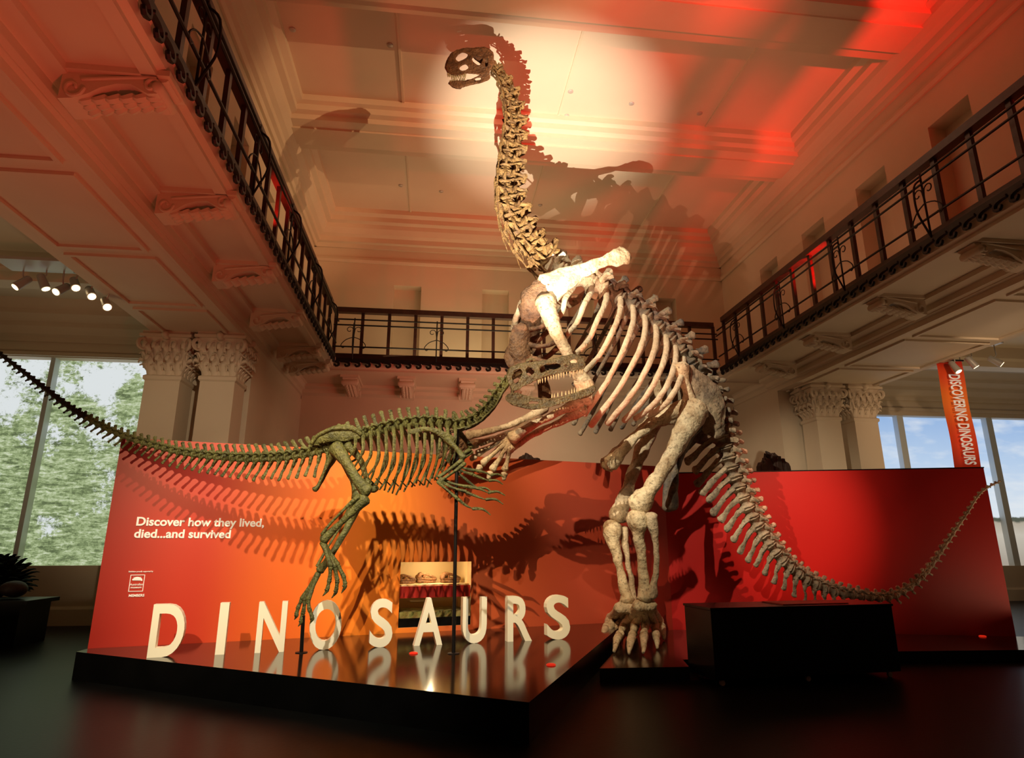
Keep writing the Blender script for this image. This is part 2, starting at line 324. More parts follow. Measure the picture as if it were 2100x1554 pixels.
def skyv():
    m=bpy.data.materials.new("sky_and_plain_view"); m.use_nodes=True; nt=m.node_tree;N=nt.nodes;L=nt.links
    b=N['Principled BSDF']; b.inputs['Base Color'].default_value=(0.02,.02,.02,1); b.inputs['Roughness'].default_value=.8
    g=N.new('ShaderNodeNewGeometry'); sp=N.new('ShaderNodeSeparateXYZ'); L.new(g.outputs['Position'],sp.inputs[0])
    nz=N.new('ShaderNodeTexNoise'); nz.inputs['Scale'].default_value=5; nz.inputs['Detail'].default_value=8; L.new(g.outputs['Position'],nz.inputs['Vector'])
    ad=N.new('ShaderNodeMath'); ad.operation='MULTIPLY_ADD'; ad.inputs[1].default_value=.16; L.new(nz.outputs['Fac'],ad.inputs[0]); L.new(sp.outputs['Z'],ad.inputs[2])
    mr=N.new('ShaderNodeMapRange'); mr.inputs[1].default_value=1.1; mr.inputs[2].default_value=5.6; L.new(ad.outputs[0],mr.inputs[0])
    r=N.new('ShaderNodeValToRGB'); e=r.color_ramp.elements; e[0].position=0; e[0].color=(.42,.37,.30,1); e[1].position=1; e[1].color=(.30,.48,.80,1)
    for p,c in ((.18,(.60,.55,.46,1)),(.255,(.48,.42,.33,1)),(.265,(.10,.11,.08,1)),(.285,(.10,.11,.08,1)),(.295,(.80,.87,.93,1)),(.65,(.52,.68,.90,1))):
        k=e.new(p); k.color=c
    L.new(mr.outputs[0],r.inputs['Fac'])
    mp=N.new('ShaderNodeMapping'); mp.inputs['Scale'].default_value=(1,1,3.5); cl=N.new('ShaderNodeTexNoise'); cl.inputs['Scale'].default_value=.8; cl.inputs['Detail'].default_value=6
    L.new(g.outputs['Position'],mp.inputs[0]); L.new(mp.outputs[0],cl.inputs['Vector'])
    cr=N.new('ShaderNodeValToRGB'); cr.color_ramp.elements[0].position=.46; cr.color_ramp.elements[1].position=.74; cr.color_ramp.elements[1].color=(.7,.7,.7,1); L.new(cl.outputs['Fac'],cr.inputs['Fac'])
    gt=N.new('ShaderNodeMath'); gt.operation='GREATER_THAN'; gt.inputs[1].default_value=2.6; L.new(sp.outputs['Z'],gt.inputs[0])
    ml=N.new('ShaderNodeMath'); ml.operation='MULTIPLY'; L.new(cr.outputs['Color'],ml.inputs[0]); L.new(gt.outputs[0],ml.inputs[1])
    mx=N.new('ShaderNodeMixRGB'); mx.inputs[2].default_value=(.86,.90,.94,1); L.new(ml.outputs[0],mx.inputs[0]); L.new(r.outputs['Color'],mx.inputs[1])
    L.new(mx.outputs[0],b.inputs['Emission Color']); b.inputs['Emission Strength'].default_value=.9
    return m
M_frame=mat("pale_window_frame",(.66,.72,.74),None,.5)
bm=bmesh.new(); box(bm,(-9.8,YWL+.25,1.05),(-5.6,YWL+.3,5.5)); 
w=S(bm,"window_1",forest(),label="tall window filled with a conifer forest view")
bm=bmesh.new(); box(bm,(-8.31,YWL+.05,1.12),(-8.22,YWL+.24,5.42)); trim(bm,M_frame,label="pale window mullion")
bm=bmesh.new(); box(bm,(12.6,YWR+.25,.9),(19.4,YWR+.3,5.35)); S(bm,"window_2",skyv(),label="tall window showing blue sky over a dry plain")
for px,py in ((1855,900),(2045,930)):
    c=on_Y(px,py,YWR); bm=bmesh.new(); box(bm,(c.x-.1,YWR+.05,.95),(c.x+.1,YWR+.24,5.3)); trim(bm,M_frame,label="pale window mullion")
# ---- square columns
def column(cx,cy,lab):
    e=empty("column",(cx,cy,0),label=lab,category="column",group="paired Corinthian columns")
    bm=bmesh.new(); lathe(bm,[(.40,0),(.40,.25),(.37,.28),(.38,.36),(.33,.42),(.32,.5),(.31,4.46),(.34,4.49),(.34,4.55),(.3,4.58)],(cx,cy,0),4,math.pi/4,True)
    finish(bm,"column_shaft",M_plaster,e,False)
    bm=bmesh.new(); lathe(bm,[(.30,4.57),(.29,4.7),(.30,4.95),(.34,5.15),(.40,5.28)],(cx,cy,0),4,math.pi/4,True)
    box(bm,(cx-.46,cy-.46,5.28),(cx+.46,cy+.46,5.335)); box(bm,(cx-.42,cy-.42,5.335),(cx+.42,cy+.42,5.40))
    for fi in range(4):
        a=fi*math.pi/2; d=V((math.cos(a),math.sin(a),0)); t=V((-d.y,d.x,0))
        for z0,h,us in ((4.58,.30,(-.24,-.08,.08,.24)),(4.72,.42,(-.31,-.16,0,.16,.31))):
            for u in us:
                b=V((cx,cy,z0))+d*.29+t*u
                dd=(d+t*u*.6).normalized()
                pts=[b,b+dd*.03+Z*h*.5,b+dd*.07+Z*h*.85,b+dd*.17+Z*h,b+dd*.20+Z*h*.80]
                tube(bm,pts,[.055,.07,.055,.045,.025],6,3,axis=d,ratio=.4)
                for s in (-1,1): tube(bm,[b+dd*.02+t*s*.05+Z*h*.3,b+dd*.09+t*s*.07+Z*h*.62,b+dd*.14+t*s*.07+Z*h*.54],[.024,.024,.012],5,2)
        tube(bm,[V((cx,cy,5.3))+d*.38,V((cx,cy,5.32))+d*.50],[.08,.06],8,2)
        for s in (-1,1):
            c0=V((cx,cy,5.17))+d*.38+t*s*.12
            tube(bm,[c0+t*s*(-.04)-Z*.15]+[c0+t*s*(.06*math.cos(q)*(1-q/9))+Z*(.06*math.sin(q)*(1-q/9)) for q in [2.6-.8*i for i in range(7)]],[.022]*8,5,2)
    for k in range(4):
        a=math.pi/4+k*math.pi/2; d=V((math.cos(a),math.sin(a),0)); b=V((cx,cy,5.16))+d*.56
        pts=[V((cx,cy,4.95))+d*.38,V((cx,cy,5.12))+d*.48]+[b+d*(.09*math.cos(t)*(1-t/9))+Z*(.09*math.sin(t)*(1-t/9)) for t in [1.6-.8*i for i in range(0,8)]]
        tube(bm,pts,[.04]+[.038]*(len(pts)-1),6,2)
    finish(bm,"capital",M_plaster,e)
for px,py,l in ((360,698,"cream square column with leafy Corinthian capital by forest window"),(468,700,"cream square column with leafy Corinthian capital beside pier wall"),(1675,797,"cream square column with leafy Corinthian capital beside pier wall"),(1750,800,"cream square column with leafy Corinthian capital by sky window")):
    c=on_z(px,py,5.35); column(c.x,c.y,l)
# ---- scroll brackets
def bracket_mesh():
    bm=bmesh.new()
    prof=[(0,0),(1.0,0),(1.02,-.04),(1.0,-.06),(.96,-.07),(.98,-.13),(.93,-.19),(.84,-.20),(.76,-.16),(.66,-.11),(.52,-.12),(.38,-.17),(.28,-.24),(.16,-.30),(0,-.32)]
    a=[bm.verts.new((x,-.15,z)) for x,z in prof]; b=[bm.verts.new((x,.15,z)) for x,z in prof]; n=len(prof)
    for i in range(n): bm.faces.new([a[i],a[(i+1)%n],b[(i+1)%n],b[i]])
    bm.faces.new(a); bm.faces.new(b[::-1])
    for s in (-1,1):
        for (cx,cz,R,st) in ((.87,-.12,.085,1),(.13,-.2,.11,-1)):
            pts=[V((cx+R*(1-t/8)*math.cos(st*t),s*.16,cz+R*(1-t/8)*math.sin(st*t))) for t in [.7*i for i in range(10)]]
            tube(bm,pts,.018,6,2)
        pts=[V((.2,s*.16,-.11)),V((.42,s*.16,-.08)),V((.66,s*.16,-.05)),V((.9,s*.16,-.03))]; tube(bm,pts,.016,6,3)
    for i in range(6):
        x=.92-.13*i; zz=-.15-.018*i
        for s in (-1,0,1): tube(bm,[V((x,s*.06,zz)),V((x-.08,s*.08,zz-.045)),V((x-.12,s*.085,zz-.02))],[.045,.04,.015],6,2)
    tube(bm,[V((.93,-.16,-.125)),V((.93,.16,-.125))],.06,10,1)
    box(bm,(0,-.2,-.03),(1.05,.2,.03))
    return bm
base=finish(bracket_mesh(),"scroll_bracket",M_plaster,None,True,origin=(0,0,0),label="carved cream plaster scroll bracket under the gallery",category="bracket",group="scroll brackets under the gallery")
locs=[]
for y in [1.34+2.06*i for i in range(7)]+[14.9]:
    locs.append((V((-3.52,y,5.75)),0,1.0)); 
for y in [3.4+2.06*i for i in range(6)]:
    locs.append((V((8.5,y,5.75)),math.pi,1.0))
for x in (-2.3,-.85,.75,2.35,3.95,5.55,7.0): locs.append((V((x,17.1,5.75)),-math.pi/2,1.15))
for i,(l,r,s) in enumerate(locs):
    ob=base if i==0 else base.copy()
    if i: COL.objects.link(ob)
    ob.location=l; ob.rotation_euler=(0,0,r); ob.scale=(s*.9,s,s)
# ---- railings + running scroll trim
def railing(p0,p1,out,lab,tp=0.0):
    d=(p1-p0); Ln=d.length; d.normalize(); e=empty("balcony_railing",p0+Z*0,label=lab,category="railing",group="iron gallery railings")
    ins=-out
    def bar(z,w,h,o,name,m):
        bm=bmesh.new(); obox(bm,p0+ins*(o-w/2)+Z*(z-h/2),d*Ln,ins*w,Z*h); finish(bm,name,m,e,False)
    bar(7.33,.16,.13,.18,"handrail",M_timber); bar(6.1,.1,.14,.18,"bottom_rail",M_timber)
    bm=bmesh.new()
    for z,o in ((7.02,-.02),(6.86,-.05),(6.3,-.02)): tube(bm,[p0+ins*o+Z*z,p1+ins*o+Z*z],.02,6,1)
    finish(bm,"guard_rods",M_iron,e)
    n=int(Ln/.66); bm=bmesh.new(); a=p0+ins*.18; obox(bm,a-d*.04-ins*.03+Z*6.05,d*.08,ins*.06,Z*1.25)
    pb=finish(bm,"railing_post",M_timber,e,False)
    for i in range(1,n+1):
        q=pb.copy(); COL.objects.link(q); q.parent=e; q.location=pb.location+d*(Ln*i/n)
    bm=bmesh.new(); c=p0+ins*(-.03)+d*.5
    tube(bm,[c+Z*5.98,c+Z*7.05],.016,6,1)
    for s in (-1,1):
        pts=[c+Z*6.55]+[c+d*s*(.11+.09*(1-t/9)*math.cos(math.pi-t))+Z*(6.74+.09*(1-t/9)*math.sin(math.pi-t)) for t in [.7*i for i in range(9)]]
        tube(bm,pts,.010,6,2)
        pts=[c+Z*6.55,c+d*s*.18+Z*6.48,c+d*s*.30+Z*6.34,c+d*s*.25+Z*6.26,c+d*s*.20+Z*6.31]; tube(bm,pts,.011,6,3)
    pts=[c+Z*6.95,c+out*.14+Z*6.8,c+out*.16+Z*6.4,c+out*.05+Z*6.1,c+Z*5.98]; tube(bm,pts,.016,6,4)
    ob=finish(bm,"scroll_ornament",M_iron,e); k=int((Ln-.5)/2.06)
    for i in range(1,k+1):
        q=ob.copy(); COL.objects.link(q); q.parent=e; q.location=ob.location+d*2.06*i
    bm=bmesh.new(); st=.25; m=int(Ln/st)
    for i in range(m):
        c=p0+d*(i*st+.1)+Z*5.92+out*.015
        tube(bm,[c-d*.13,c-d*.03,c+d*.06-Z*.03,c+d*.08-Z*.10,c+d*.01-Z*.125,c-d*.02-Z*.08],[.034,.038,.034,.03,.028,.024],6,2)
    obox(bm,p0+Z*5.91+out*.0,d*Ln,out*.03,Z*.09)
    trim(bm,M_iron,label="dark running-wave scroll edging")
railing(V((XL,-1,0)),V((XL,YG-.3,0)),X,"black iron and dark timber gallery railing on long side")
railing(V((XR,-1,0)),V((XR,YG-.3,0)),-X,"black iron and dark timber gallery railing on facing side")
railing(V((XL-.1,YG,0)),V((XR+.1,YG,0)),-Y,"black iron and dark timber railing across the end gallery")
# ================================================================ EXHIBITION WALL
A=hall((-5.15,8.2,0)); Bp=hall((2.71,11.29,0)); C=hall((7.83,10.45,0)); PH=2.88
dAB=(Bp-A).normalized(); nAB=V((dAB.y,-dAB.x,0)); LAB=(Bp-A).length
dBC=(C-Bp).normalized(); nBC=V((dBC.y,-dBC.x,0)); LBC=(C-Bp).length
Mp1=panel_mat("orange_red_print_with_glow",[(0,(.40,.014,.006)),(.12,(.60,.032,.008)),(.26,(.86,.15,.012)),(.40,(.92,.26,.02)),(.58,(.62,.12,.035)),(.8,(.46,.07,.035)),(1,(.42,.028,.015))],A,dAB/LAB)  # red-to-orange print; the brighter orange centre also paints in a pool of glow
Mp2=mat("red_panel_print",(.40,.006,.004),(.42,.007,.005),.4,scale=1)
M_cream=mat("cream_case_lining",(.75,.58,.32),None,.7)
e1=empty("exhibition_partition",A,label="large orange-red exhibition partition with white wording and display opening",category="partition wall")
def onAB(px,py): return on_pl(px,py,A,nAB)
def aAB(px,py): return (onAB(px,py)-A).dot(dAB)
ha0,ha1=aAB(820,1200),aAB(966,1200); hz0,hz1=onAB(890,1284).z,onAB(890,1152).z
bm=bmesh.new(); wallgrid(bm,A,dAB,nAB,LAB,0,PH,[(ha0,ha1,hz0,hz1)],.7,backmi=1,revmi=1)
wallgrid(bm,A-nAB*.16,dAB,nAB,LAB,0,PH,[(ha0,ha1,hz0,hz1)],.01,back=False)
def quad(bm,ps,mi=0):
    f=bm.faces.new([bm.verts.new(p) for p in ps]); f.material_index=mi
quad(bm,[A+Z*PH,Bp+Z*PH,Bp+Z*PH-nAB*.16,A+Z*PH-nAB*.16],2)
quad(bm,[A,A+Z*PH,A+Z*PH-nAB*.16,A-nAB*.16],2); quad(bm,[Bp,Bp+Z*PH,Bp+Z*PH-nAB*.16,Bp-nAB*.16],2)
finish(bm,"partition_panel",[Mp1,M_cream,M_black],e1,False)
def inAB(a,z,o): return A+dAB*a+nAB*o+Z*z
RAB=Matrix((( dAB.x,0,nAB.x),(dAB.y,0,nAB.y),(0,1,0))).to_4x4()
def panel_text(s,px,py,capm,name,off=.004,align='LEFT',lab="white printed wording",sp=1.0,wpx=None):
    p=onAB(px,py)+nAB*.012; me=textmesh(s,capm/.72,.003,off,align,sp)
    if wpx:
        vs=[v.co.x for v in me.vertices]; wr=(onAB(px+wpx,py)-onAB(px,py)).length; me.transform(Matrix.Diagonal((wr/(max(vs)-min(vs)),1,1,1)))
    put_mesh(me,name,M_print,Matrix.Translation(p)@RAB,e1,label=lab)
panel_text("Discover how they lived,\ndied...and survived",278,1077,.108,"wording",.004,sp=1.02,wpx=263)
panel_text("Exhibition proudly supported by",264,1173,.016,"wording",.0004,lab="tiny white printed wording",wpx=50)
panel_text("Australian\nmuseum",280,1200,.026,"wording",.0003,'CENTER',lab="white museum emblem wording",sp=.95)
panel_text("MEMBERS",280,1223,.03,"wording",.001,'CENTER',lab="small white capitals")
bm=bmesh.new(); pa=onAB(263,1213); pb_=onAB(298,1178); a0=(pa-A).dot(dAB);a1=(pb_-A).dot(dAB);z0=pa.z;z1=pb_.z
for (s,t,u,v) in ((a0,a1,z0,z0+.007),(a0,a1,z1-.007,z1),(a0,a0+.007,z0,z1),(a1-.007,a1,z0,z1)):
    obox(bm,inAB(s,u,.004),dAB*(t-s),nAB*.006,Z*(v-u))
ca=(a0+a1)/2; cz=z1-.06
tube(bm,[inAB(ca-.05,cz,.008),inAB(ca-.01,cz+.012,.008),inAB(ca+.035,cz+.005,.008),inAB(ca+.055,cz-.012,.008)],[.010,.022,.017,.006],8,3,axis=nAB,ratio=.15)
for k in range(6): tube(bm,[inAB(ca-.035+k*.014,cz+.02,.008),inAB(ca-.045+k*.016,cz+.038,.008)],[.003,.001],4,1)
finish(bm,"emblem",M_print,e1,False,label="white outlined square museum emblem")
am=(ha0+ha1)/2
bm=bmesh.new(); obox(bm,inAB(ha0,hz0+.44*(hz1-hz0),-.08),dAB*(ha1-ha0),nAB*.05,Z*.18*(hz1-hz0)); finish(bm,"red_band",M_redband,e1,False,label="dark red band across the case opening")
bm=bmesh.new(); obox(bm,inAB(ha0,hz0+.62*(hz1-hz0),-.6),dAB*(ha1-ha0),nAB*.5,Z*.02); finish(bm,"shelf",M_cream,e1,False)
bm=bmesh.new(); obox(bm,inAB(ha0+.01,hz0,-.68),dAB*(ha1-ha0-.02),nAB*.6,Z*.2); rough(bm,.01); finish(bm,"case_ground",M_moss,e1,False,label="mossy green model ground")
bm=bmesh.new(); obox(bm,inAB(ha0,hz0,-.06),dAB*(ha1-ha0),nAB*.05,Z*.12); finish(bm,"case_sill",M_black,e1,False,label="dark sill of the display opening")
def fossil(aa,zz,s,o0=-.35):
    bm=bmesh.new(); c=lambda a,z,o=0: inAB(aa+a*s,zz+z*s,o0+o*s)
    for o in (-.07,.07):
        tube(bm,[c(-.3,.10,o),c(-.22,.24,o),c(-.08,.25,o),c(.1,.20,o*.8),c(.27,.12,o*.4)],[.028,.028,.022,.02,.02],8,3)
        tube(bm,[c(-.3,.10,o),c(-.12,.11,o),c(.08,.10,o*.8),c(.28,.10,o*.4)],[.022,.018,.02,.022],8,3)
        tube(bm,[c(-.12,.11,o),c(-.09,.24,o)],[.018,.018],7,2)
        tube(bm,[c(-.3,.04,o),c(0,.015,o*.8),c(.25,.03,o*.4)],[.025,.03,.018],8,3)
        for k in range(8): tube(bm,[c(-.02+k*.038,.10,o*.7),c(-.02+k*.038,.05,o*.7)],[.009,.003],4,1)
    tube(bm,[c(-.3,.14),c(-.2,.18)],[.05,.04],8,2)
    rough(bm,.006,14)
    finish(bm,"fossil_skull",M_skull,None,label="small brown fossil skull on display case shelf",category="fossil skull",group="fossil skulls in the display case")
zs=hz0+.62*(hz1-hz0)+.03
fossil(am-.36,zs,.42); fossil(am-.04,zs,.5,-.42); fossil(am+.33,zs,.5)
e2=empty("exhibition_partition",Bp,label="deep red exhibition partition behind the tall skeleton's tail",category="partition wall")
bm=bmesh.new(); obox(bm,Bp-nBC*.16+V((0,0,0)),dBC*LBC,nBC*.16,Z*(PH-.13)); finish(bm,"partition_panel",Mp2,e2,False)
bm=bmesh.new(); obox(bm,Bp-nBC*.17+Z*(PH-.13),dBC*(LBC+.01),nBC*.17,Z*.02); finish(bm,"top_cap",M_black,e2,False)
# ================================================================ PLATFORMS
PF=[hall((-5.12,7.95,0)),hall((.135,5.48,0)),hall((1.17,8.77,0)),hall((1.75,10.6,0))]
PF.append(A+dAB*((PF[3]-A).dot(dAB))+nAB*.02); PF.append(A+nAB*.02)
bm=bmesh.new(); prism(bm,[(p.x,p.y) for p in PF],0,.3,1,0)
finish(bm,"display_platform",[M_black,M_gloss],None,False,label="low black glossy platform carrying the big letters",category="platform")
q=[hall((1.0,7.78,0)),hall((2.05,7.88,0)),hall((2.1,8.35,0)),hall((4.7,8.95,0)),hall((8.3,9.2,0)),hall((8.1,10.35,0)),hall((2.71,11.2,0)),hall((1.82,10.6,0)),hall((1.25,8.6,0))]
bm=bmesh.new(); prism(bm,[(p.x,p.y) for p in q],0,.15,1,0)
finish(bm,"low_step_platform",[M_black,M_gloss],None,False,label="low black step carrying the rearing skeleton",category="platform")
b0=hall((2.24,7.51,0)); b1=hall((4.60,8.05,0)); bd=(b1-b0).normalized(); bn=V((-bd.y,bd.x,0)); bl=(b1-b0).length
e=empty("display_plinth",b0,label="long black plinth on small silver castors before the red wall",category="plinth")
bm=bmesh.new(); obox(bm,b0+Z*.07,bd*bl,bn*.62,Z*.73); bmesh.ops.bevel(bm,geom=bm.edges[:],offset=.006,segments=1,affect='EDGES'); finish(bm,"plinth_body",M_black,e,False)
bm=bmesh.new(); obox(bm,b0-bd*.01-bn*.01+Z*.80,bd*(bl+.02),bn*.64,Z*.025); finish(bm,"plinth_top",M_black,e,False)
bm=bmesh.new(); obox(bm,b0+bd*1.0+bn*.1+Z*.826,bd*.9,bn*.42,Z*.012); finish(bm,"red_label_panel",M_redband,e,False,label="sloping red caption panel")
for a,b in ((.12,.08),(bl/2,.08),(bl-.1,.08),(.12,.54),(bl-.1,.54)):
    bm=bmesh.new(); c=b0+bd*a+bn*b; tube(bm,[c+Z*.03-bn*.015,c+Z*.03+bn*.015],.03,12,1,round_ends=False); tube(bm,[c+Z*.04,c+Z*.075],.014,8,1); finish(bm,"castor",M_lampmetal,e,label="silver castor wheel")
for px,py,z in ((848,1340,.3),(1130,1364,.3),(2015,1305,.15)):
    c=on_z(px,py,z); bm=bmesh.new(); lathe(bm,[(.05,0),(.05,.010),(.035,.018),(.015,.02)],c,20)
    finish(bm,"uplight",M_redglow,None,label="small round red glowing uplight on the platform",category="light",group="red floor uplights")
# ================================================================ LETTERS
word="DINOSAURS"; xs=[336,450,552,664,780,878,973,1066,1146]; yb=[1347,1342,1338,1334,1329,1325,1320,1315,1311]; wpx=[70,19,60,66,47,58,50,50,48]
P0=on_z(342,1347,.3); P1=on_z(1149,1311,.3); ld=(P1-P0).normalized(); ln=V((ld.y,-ld.x,0))
RL=Matrix(((ld.x,0,ln.x),(ld.y,0,ln.y),(0,1,0))).to_4x4()
for ch,x,yy,w_ in zip(word,xs,yb,wpx):
    me=textmesh(ch,1,.1,.020); vs=[v.co for v in me.vertices]
    x0=min(v.x for v in vs);x1=max(v.x for v in vs);y0=min(v.y for v in vs);y1=max(v.y for v in vs)
    pb=on_pl(x,yy,P0,ln)
    wr=(on_pl(x+w_/2,yy,P0,ln)-on_pl(x-w_/2,yy,P0,ln)).length
    me.transform(Matrix.Diagonal((wr/(x1-x0),.56/(y1-y0),.6,1))@Matrix.Translation((-(x0+x1)/2,-y0,-.1)))
    put_mesh(me,"sign_letter",M_white,Matrix.Translation(V((pb.x,pb.y,.3)))@RL,None,label="white freestanding block letter %s on the black platform"%ch,category="letter",group="freestanding letters of the big word")
# ================================================================ SKELETON TOOLS
def resample(pts3,n,g):
    Dn=[V(p) for p in cat([tuple(p) for p in pts3],14)]; cum=[0]
    for a,b in zip(Dn,Dn[1:]): cum.append(cum[-1]+(b-a).length)
    def at(s):
        s=max(0,min(cum[-1],s))
        for i in range(len(cum)-1):
            if s<=cum[i+1]: 
                f=(s-cum[i])/max(1e-9,cum[i+1]-cum[i]); return Dn[i].lerp(Dn[i+1],f)
        return Dn[-1]
    out=[]
    for i in range(n):
        s0=cum[-1]*g(i/n); s1=cum[-1]*g((i+1)/n); a,b=at(s0),at(s1)
        out.append(((a+b)/2,(b-a).normalized(),(b-a).length,(s0+s1)/2/cum[-1]))
    return out
def lerpk(t,keys):
    for (a,va),(b,vb) in zip(keys,keys[1:]):
        if t<=b: 
            f=(t-a)/(b-a) if b>a else 0; return va+(vb-va)*max(0,min(1,f))
    return keys[-1][1]
def vertebra(bm,P,T,U,L,ln,r,sp,tr,ch=0,cr=0,lean=.25,spt=.32,cav=False):
    h=ln*.46
    if cav:
        tube(bm,[P-T*h,P-T*h*.8,P-T*h*.2,P+T*h*.3,P+T*h*.8,P+T*h],[r*.62,r*.72,r*.38,r*.36,r*.75,r*.66],12,2)
        for s in (-1,1):
            tube(bm,[P-T*h*.8+L*s*r*.5,P+L*s*r*.85-U*r*.1,P+T*h*.8+L*s*r*.55],[r*.20,r*.12,r*.20],7,2)
            tube(bm,[P-T*h*.7-U*r*.5+L*s*r*.3,P-U*r*.75+L*s*r*.55,P+T*h*.4-U*r*.8+L*s*r*.5],[r*.2,r*.14,r*.1],7,2)
    else:
        tube(bm,[P-T*h,P-T*h*.8,P-T*h*.3,P+T*h*.3,P+T*h*.8,P+T*h],[r*.9,r*1.02,r*.66,r*.62,r*1.05,r*.95],12,2)
    if sp>0:
        b=P+U*r*.5; tp=P+U*(r+sp)+T*sp*lean
        if cav:
            for s in (-1,1):
                tube(bm,[P+L*s*r*.4+U*r*.2-T*h*.6,P+L*s*r*.6+U*(r+sp*.3)-T*h*.1,tp+L*s*r*.4],[ln*.12,ln*.08,ln*.15],7,3)
                tube(bm,[P+L*s*r*.4+U*r*.2+T*h*.7,P+L*s*r*.65+U*(r+sp*.2)+T*h*.6,tp+L*s*r*.4+T*h*.1],[ln*.10,ln*.07,ln*.12],7,3)
            tube(bm,[P+U*r*.5-T*h,P+U*(r+sp*.75)],[ln*.12,ln*.07],7,2)
        else:
            tube(bm,[b,P+U*(r*1.1)+T*.1*sp*lean,P+U*(r+sp*.6)+T*sp*lean*.6,tp],[ln*.36,ln*.27,ln*.22,ln*.26],8,3,axis=L,ratio=spt)
    if tr>0:
        for s in (-1,1):
            tube(bm,[P+U*r*.5,P+U*r*.75+L*s*tr*.55,P+U*r*.85+L*s*tr+T*tr*.15],[r*.42,r*.25,r*.24],7,3,axis=U,ratio=.6)
            tube(bm,[P+U*r*.9+L*s*r*.3,P+U*r*1.15+L*s*r*.55-T*h*1.15],[r*.28,r*.24],6,2)
            tube(bm,[P+U*r*.9+L*s*r*.3,P+U*r*1.45+L*s*r*.5+T*h*1.1],[r*.28,r*.24],6,2)
    if ch>0:
        k=1.5 if r>.09 else 1.0
        e=P-U*(r+ch)+T*(ch*.55+h)
        for s in (-1,1): tube(bm,[P-U*r*.8+T*h+L*s*r*.5,P-U*(r+ch*.35)+T*(h+ch*.2)],[r*.16*k+.006,.012+r*.1*k],6,2)
        tube(bm,[P-U*(r+ch*.3)+T*(h+ch*.17),P-U*(r+ch*.7)+T*(h+ch*.4),e],[r*.14*k+.008,r*.2*k+.006,r*.28*k+.006],7,3,axis=L,ratio=.6)
    if cr>0:
        for s in (-1,1):
            b=P-U*r*.8+L*s*r*.9
            tube(bm,[P-U*r*.3+L*s*r*.5,b-T*h*.4,b+T*cr*.5,b+T*cr],[r*.22,r*.18,.014,.006],6,3)
            tube(bm,[P+U*r*.6+L*s*r*.4,b-T*h*.3],[r*.18,r*.15],6,1)
def spine(parent,name,SG,sgn,px,n,g,rk,spk,trk,chk,crk,m,lean=.25,amp=.006,spt=.32,matf=None,cav=False):
    pts=[SG(*p) for p in px]; out=resample(pts,n,g)
    for i,(P,T,ln,t) in enumerate(out):
        U=(T.cross(SG.n)*sgn).normalized(); bm=bmesh.new()
        r=lerpk(t,rk)
        vertebra(bm,P,T,U,SG.n,ln,r,lerpk(t,spk)*random.uniform(.93,1.07),lerpk(t,trk),lerpk(t,chk)*random.uniform(.92,1.08),lerpk(t,crk),lean,spt,cav)
        rough(bm,amp*min(1,r/.06),16)
        finish(bm,name,matf(t) if matf else m,parent)
    return out
def bone(name,parent,SG,px,rs,m,offs=0,ratio=None,axis=None,seg=12,amp=.014,lab=None,mirror=False):
    if not hasattr(offs,'__len__'): offs=[offs]*len(px)
    pts=[SG(p[0],p[1],o) for p,o in zip(px,offs)]
    if mirror: pts=[SG.mir(p) for p in pts]
    bm=bmesh.new(); tube(bm,pts,rs,seg,6,axis=(axis or SG.n) if ratio else None,ratio=ratio or 1)
    rough(bm,amp,7); rough(bm,amp*.4,22); pr={'label':lab} if lab else {}
    return finish(bm,name,m,parent,**pr)
def plate2d(outline,holes,SG,wf,side,thick):
    cu=bpy.data.curves.new("c",'CURVE'); cu.dimensions='2D'; cu.fill_mode='BOTH'
    for poly in [outline]+holes:
        sp=cu.splines.new('POLY'); sp.points.add(len(poly)-1); sp.use_cyclic_u=True
        for i,(x,y) in enumerate(poly): sp.points[i].co=(x/100,-y/100,0,1)
    cu.extrude=thick
    ob=bpy.data.objects.new("c",cu); COL.objects.link(ob); bpy.context.view_layer.update()
    me=bpy.data.meshes.new_from_object(ob.evaluated_get(bpy.context.evaluated_depsgraph_get())); bpy.data.objects.remove(ob)
    for v in me.vertices:
        px,py=v.co.x*100,-v.co.y*100; v.co=SG(px,py,side*wf(px,py)+v.co.z)
    return me
def smoothpoly(poly,sub=4):
    P=[poly[-1]]+poly+[poly[0],poly[1]]; out=[]
    for i in range(1,len(P)-2):
        a,b,c,d=P[i-1],P[i],P[i+1],P[i+2]
        for k in range(sub):
            t=k/sub; out.append(tuple(.5*((2*b[j])+(-a[j]+c[j])*t+(2*a[j]-5*b[j]+4*c[j]-d[j])*t*t+(-a[j]+3*b[j]-3*c[j]+d[j])*t**3) for j in (0,1)))
    return out
def ell(cx,cy,rx,ry,n=14,rot=0):
    return [(cx+rx*math.cos(a)*math.cos(rot)-ry*math.sin(a)*math.sin(rot),cy+rx*math.cos(a)*math.sin(rot)+ry*math.sin(a)*math.cos(rot)) for a in [2*math.pi*k/n for k in range(n)]]
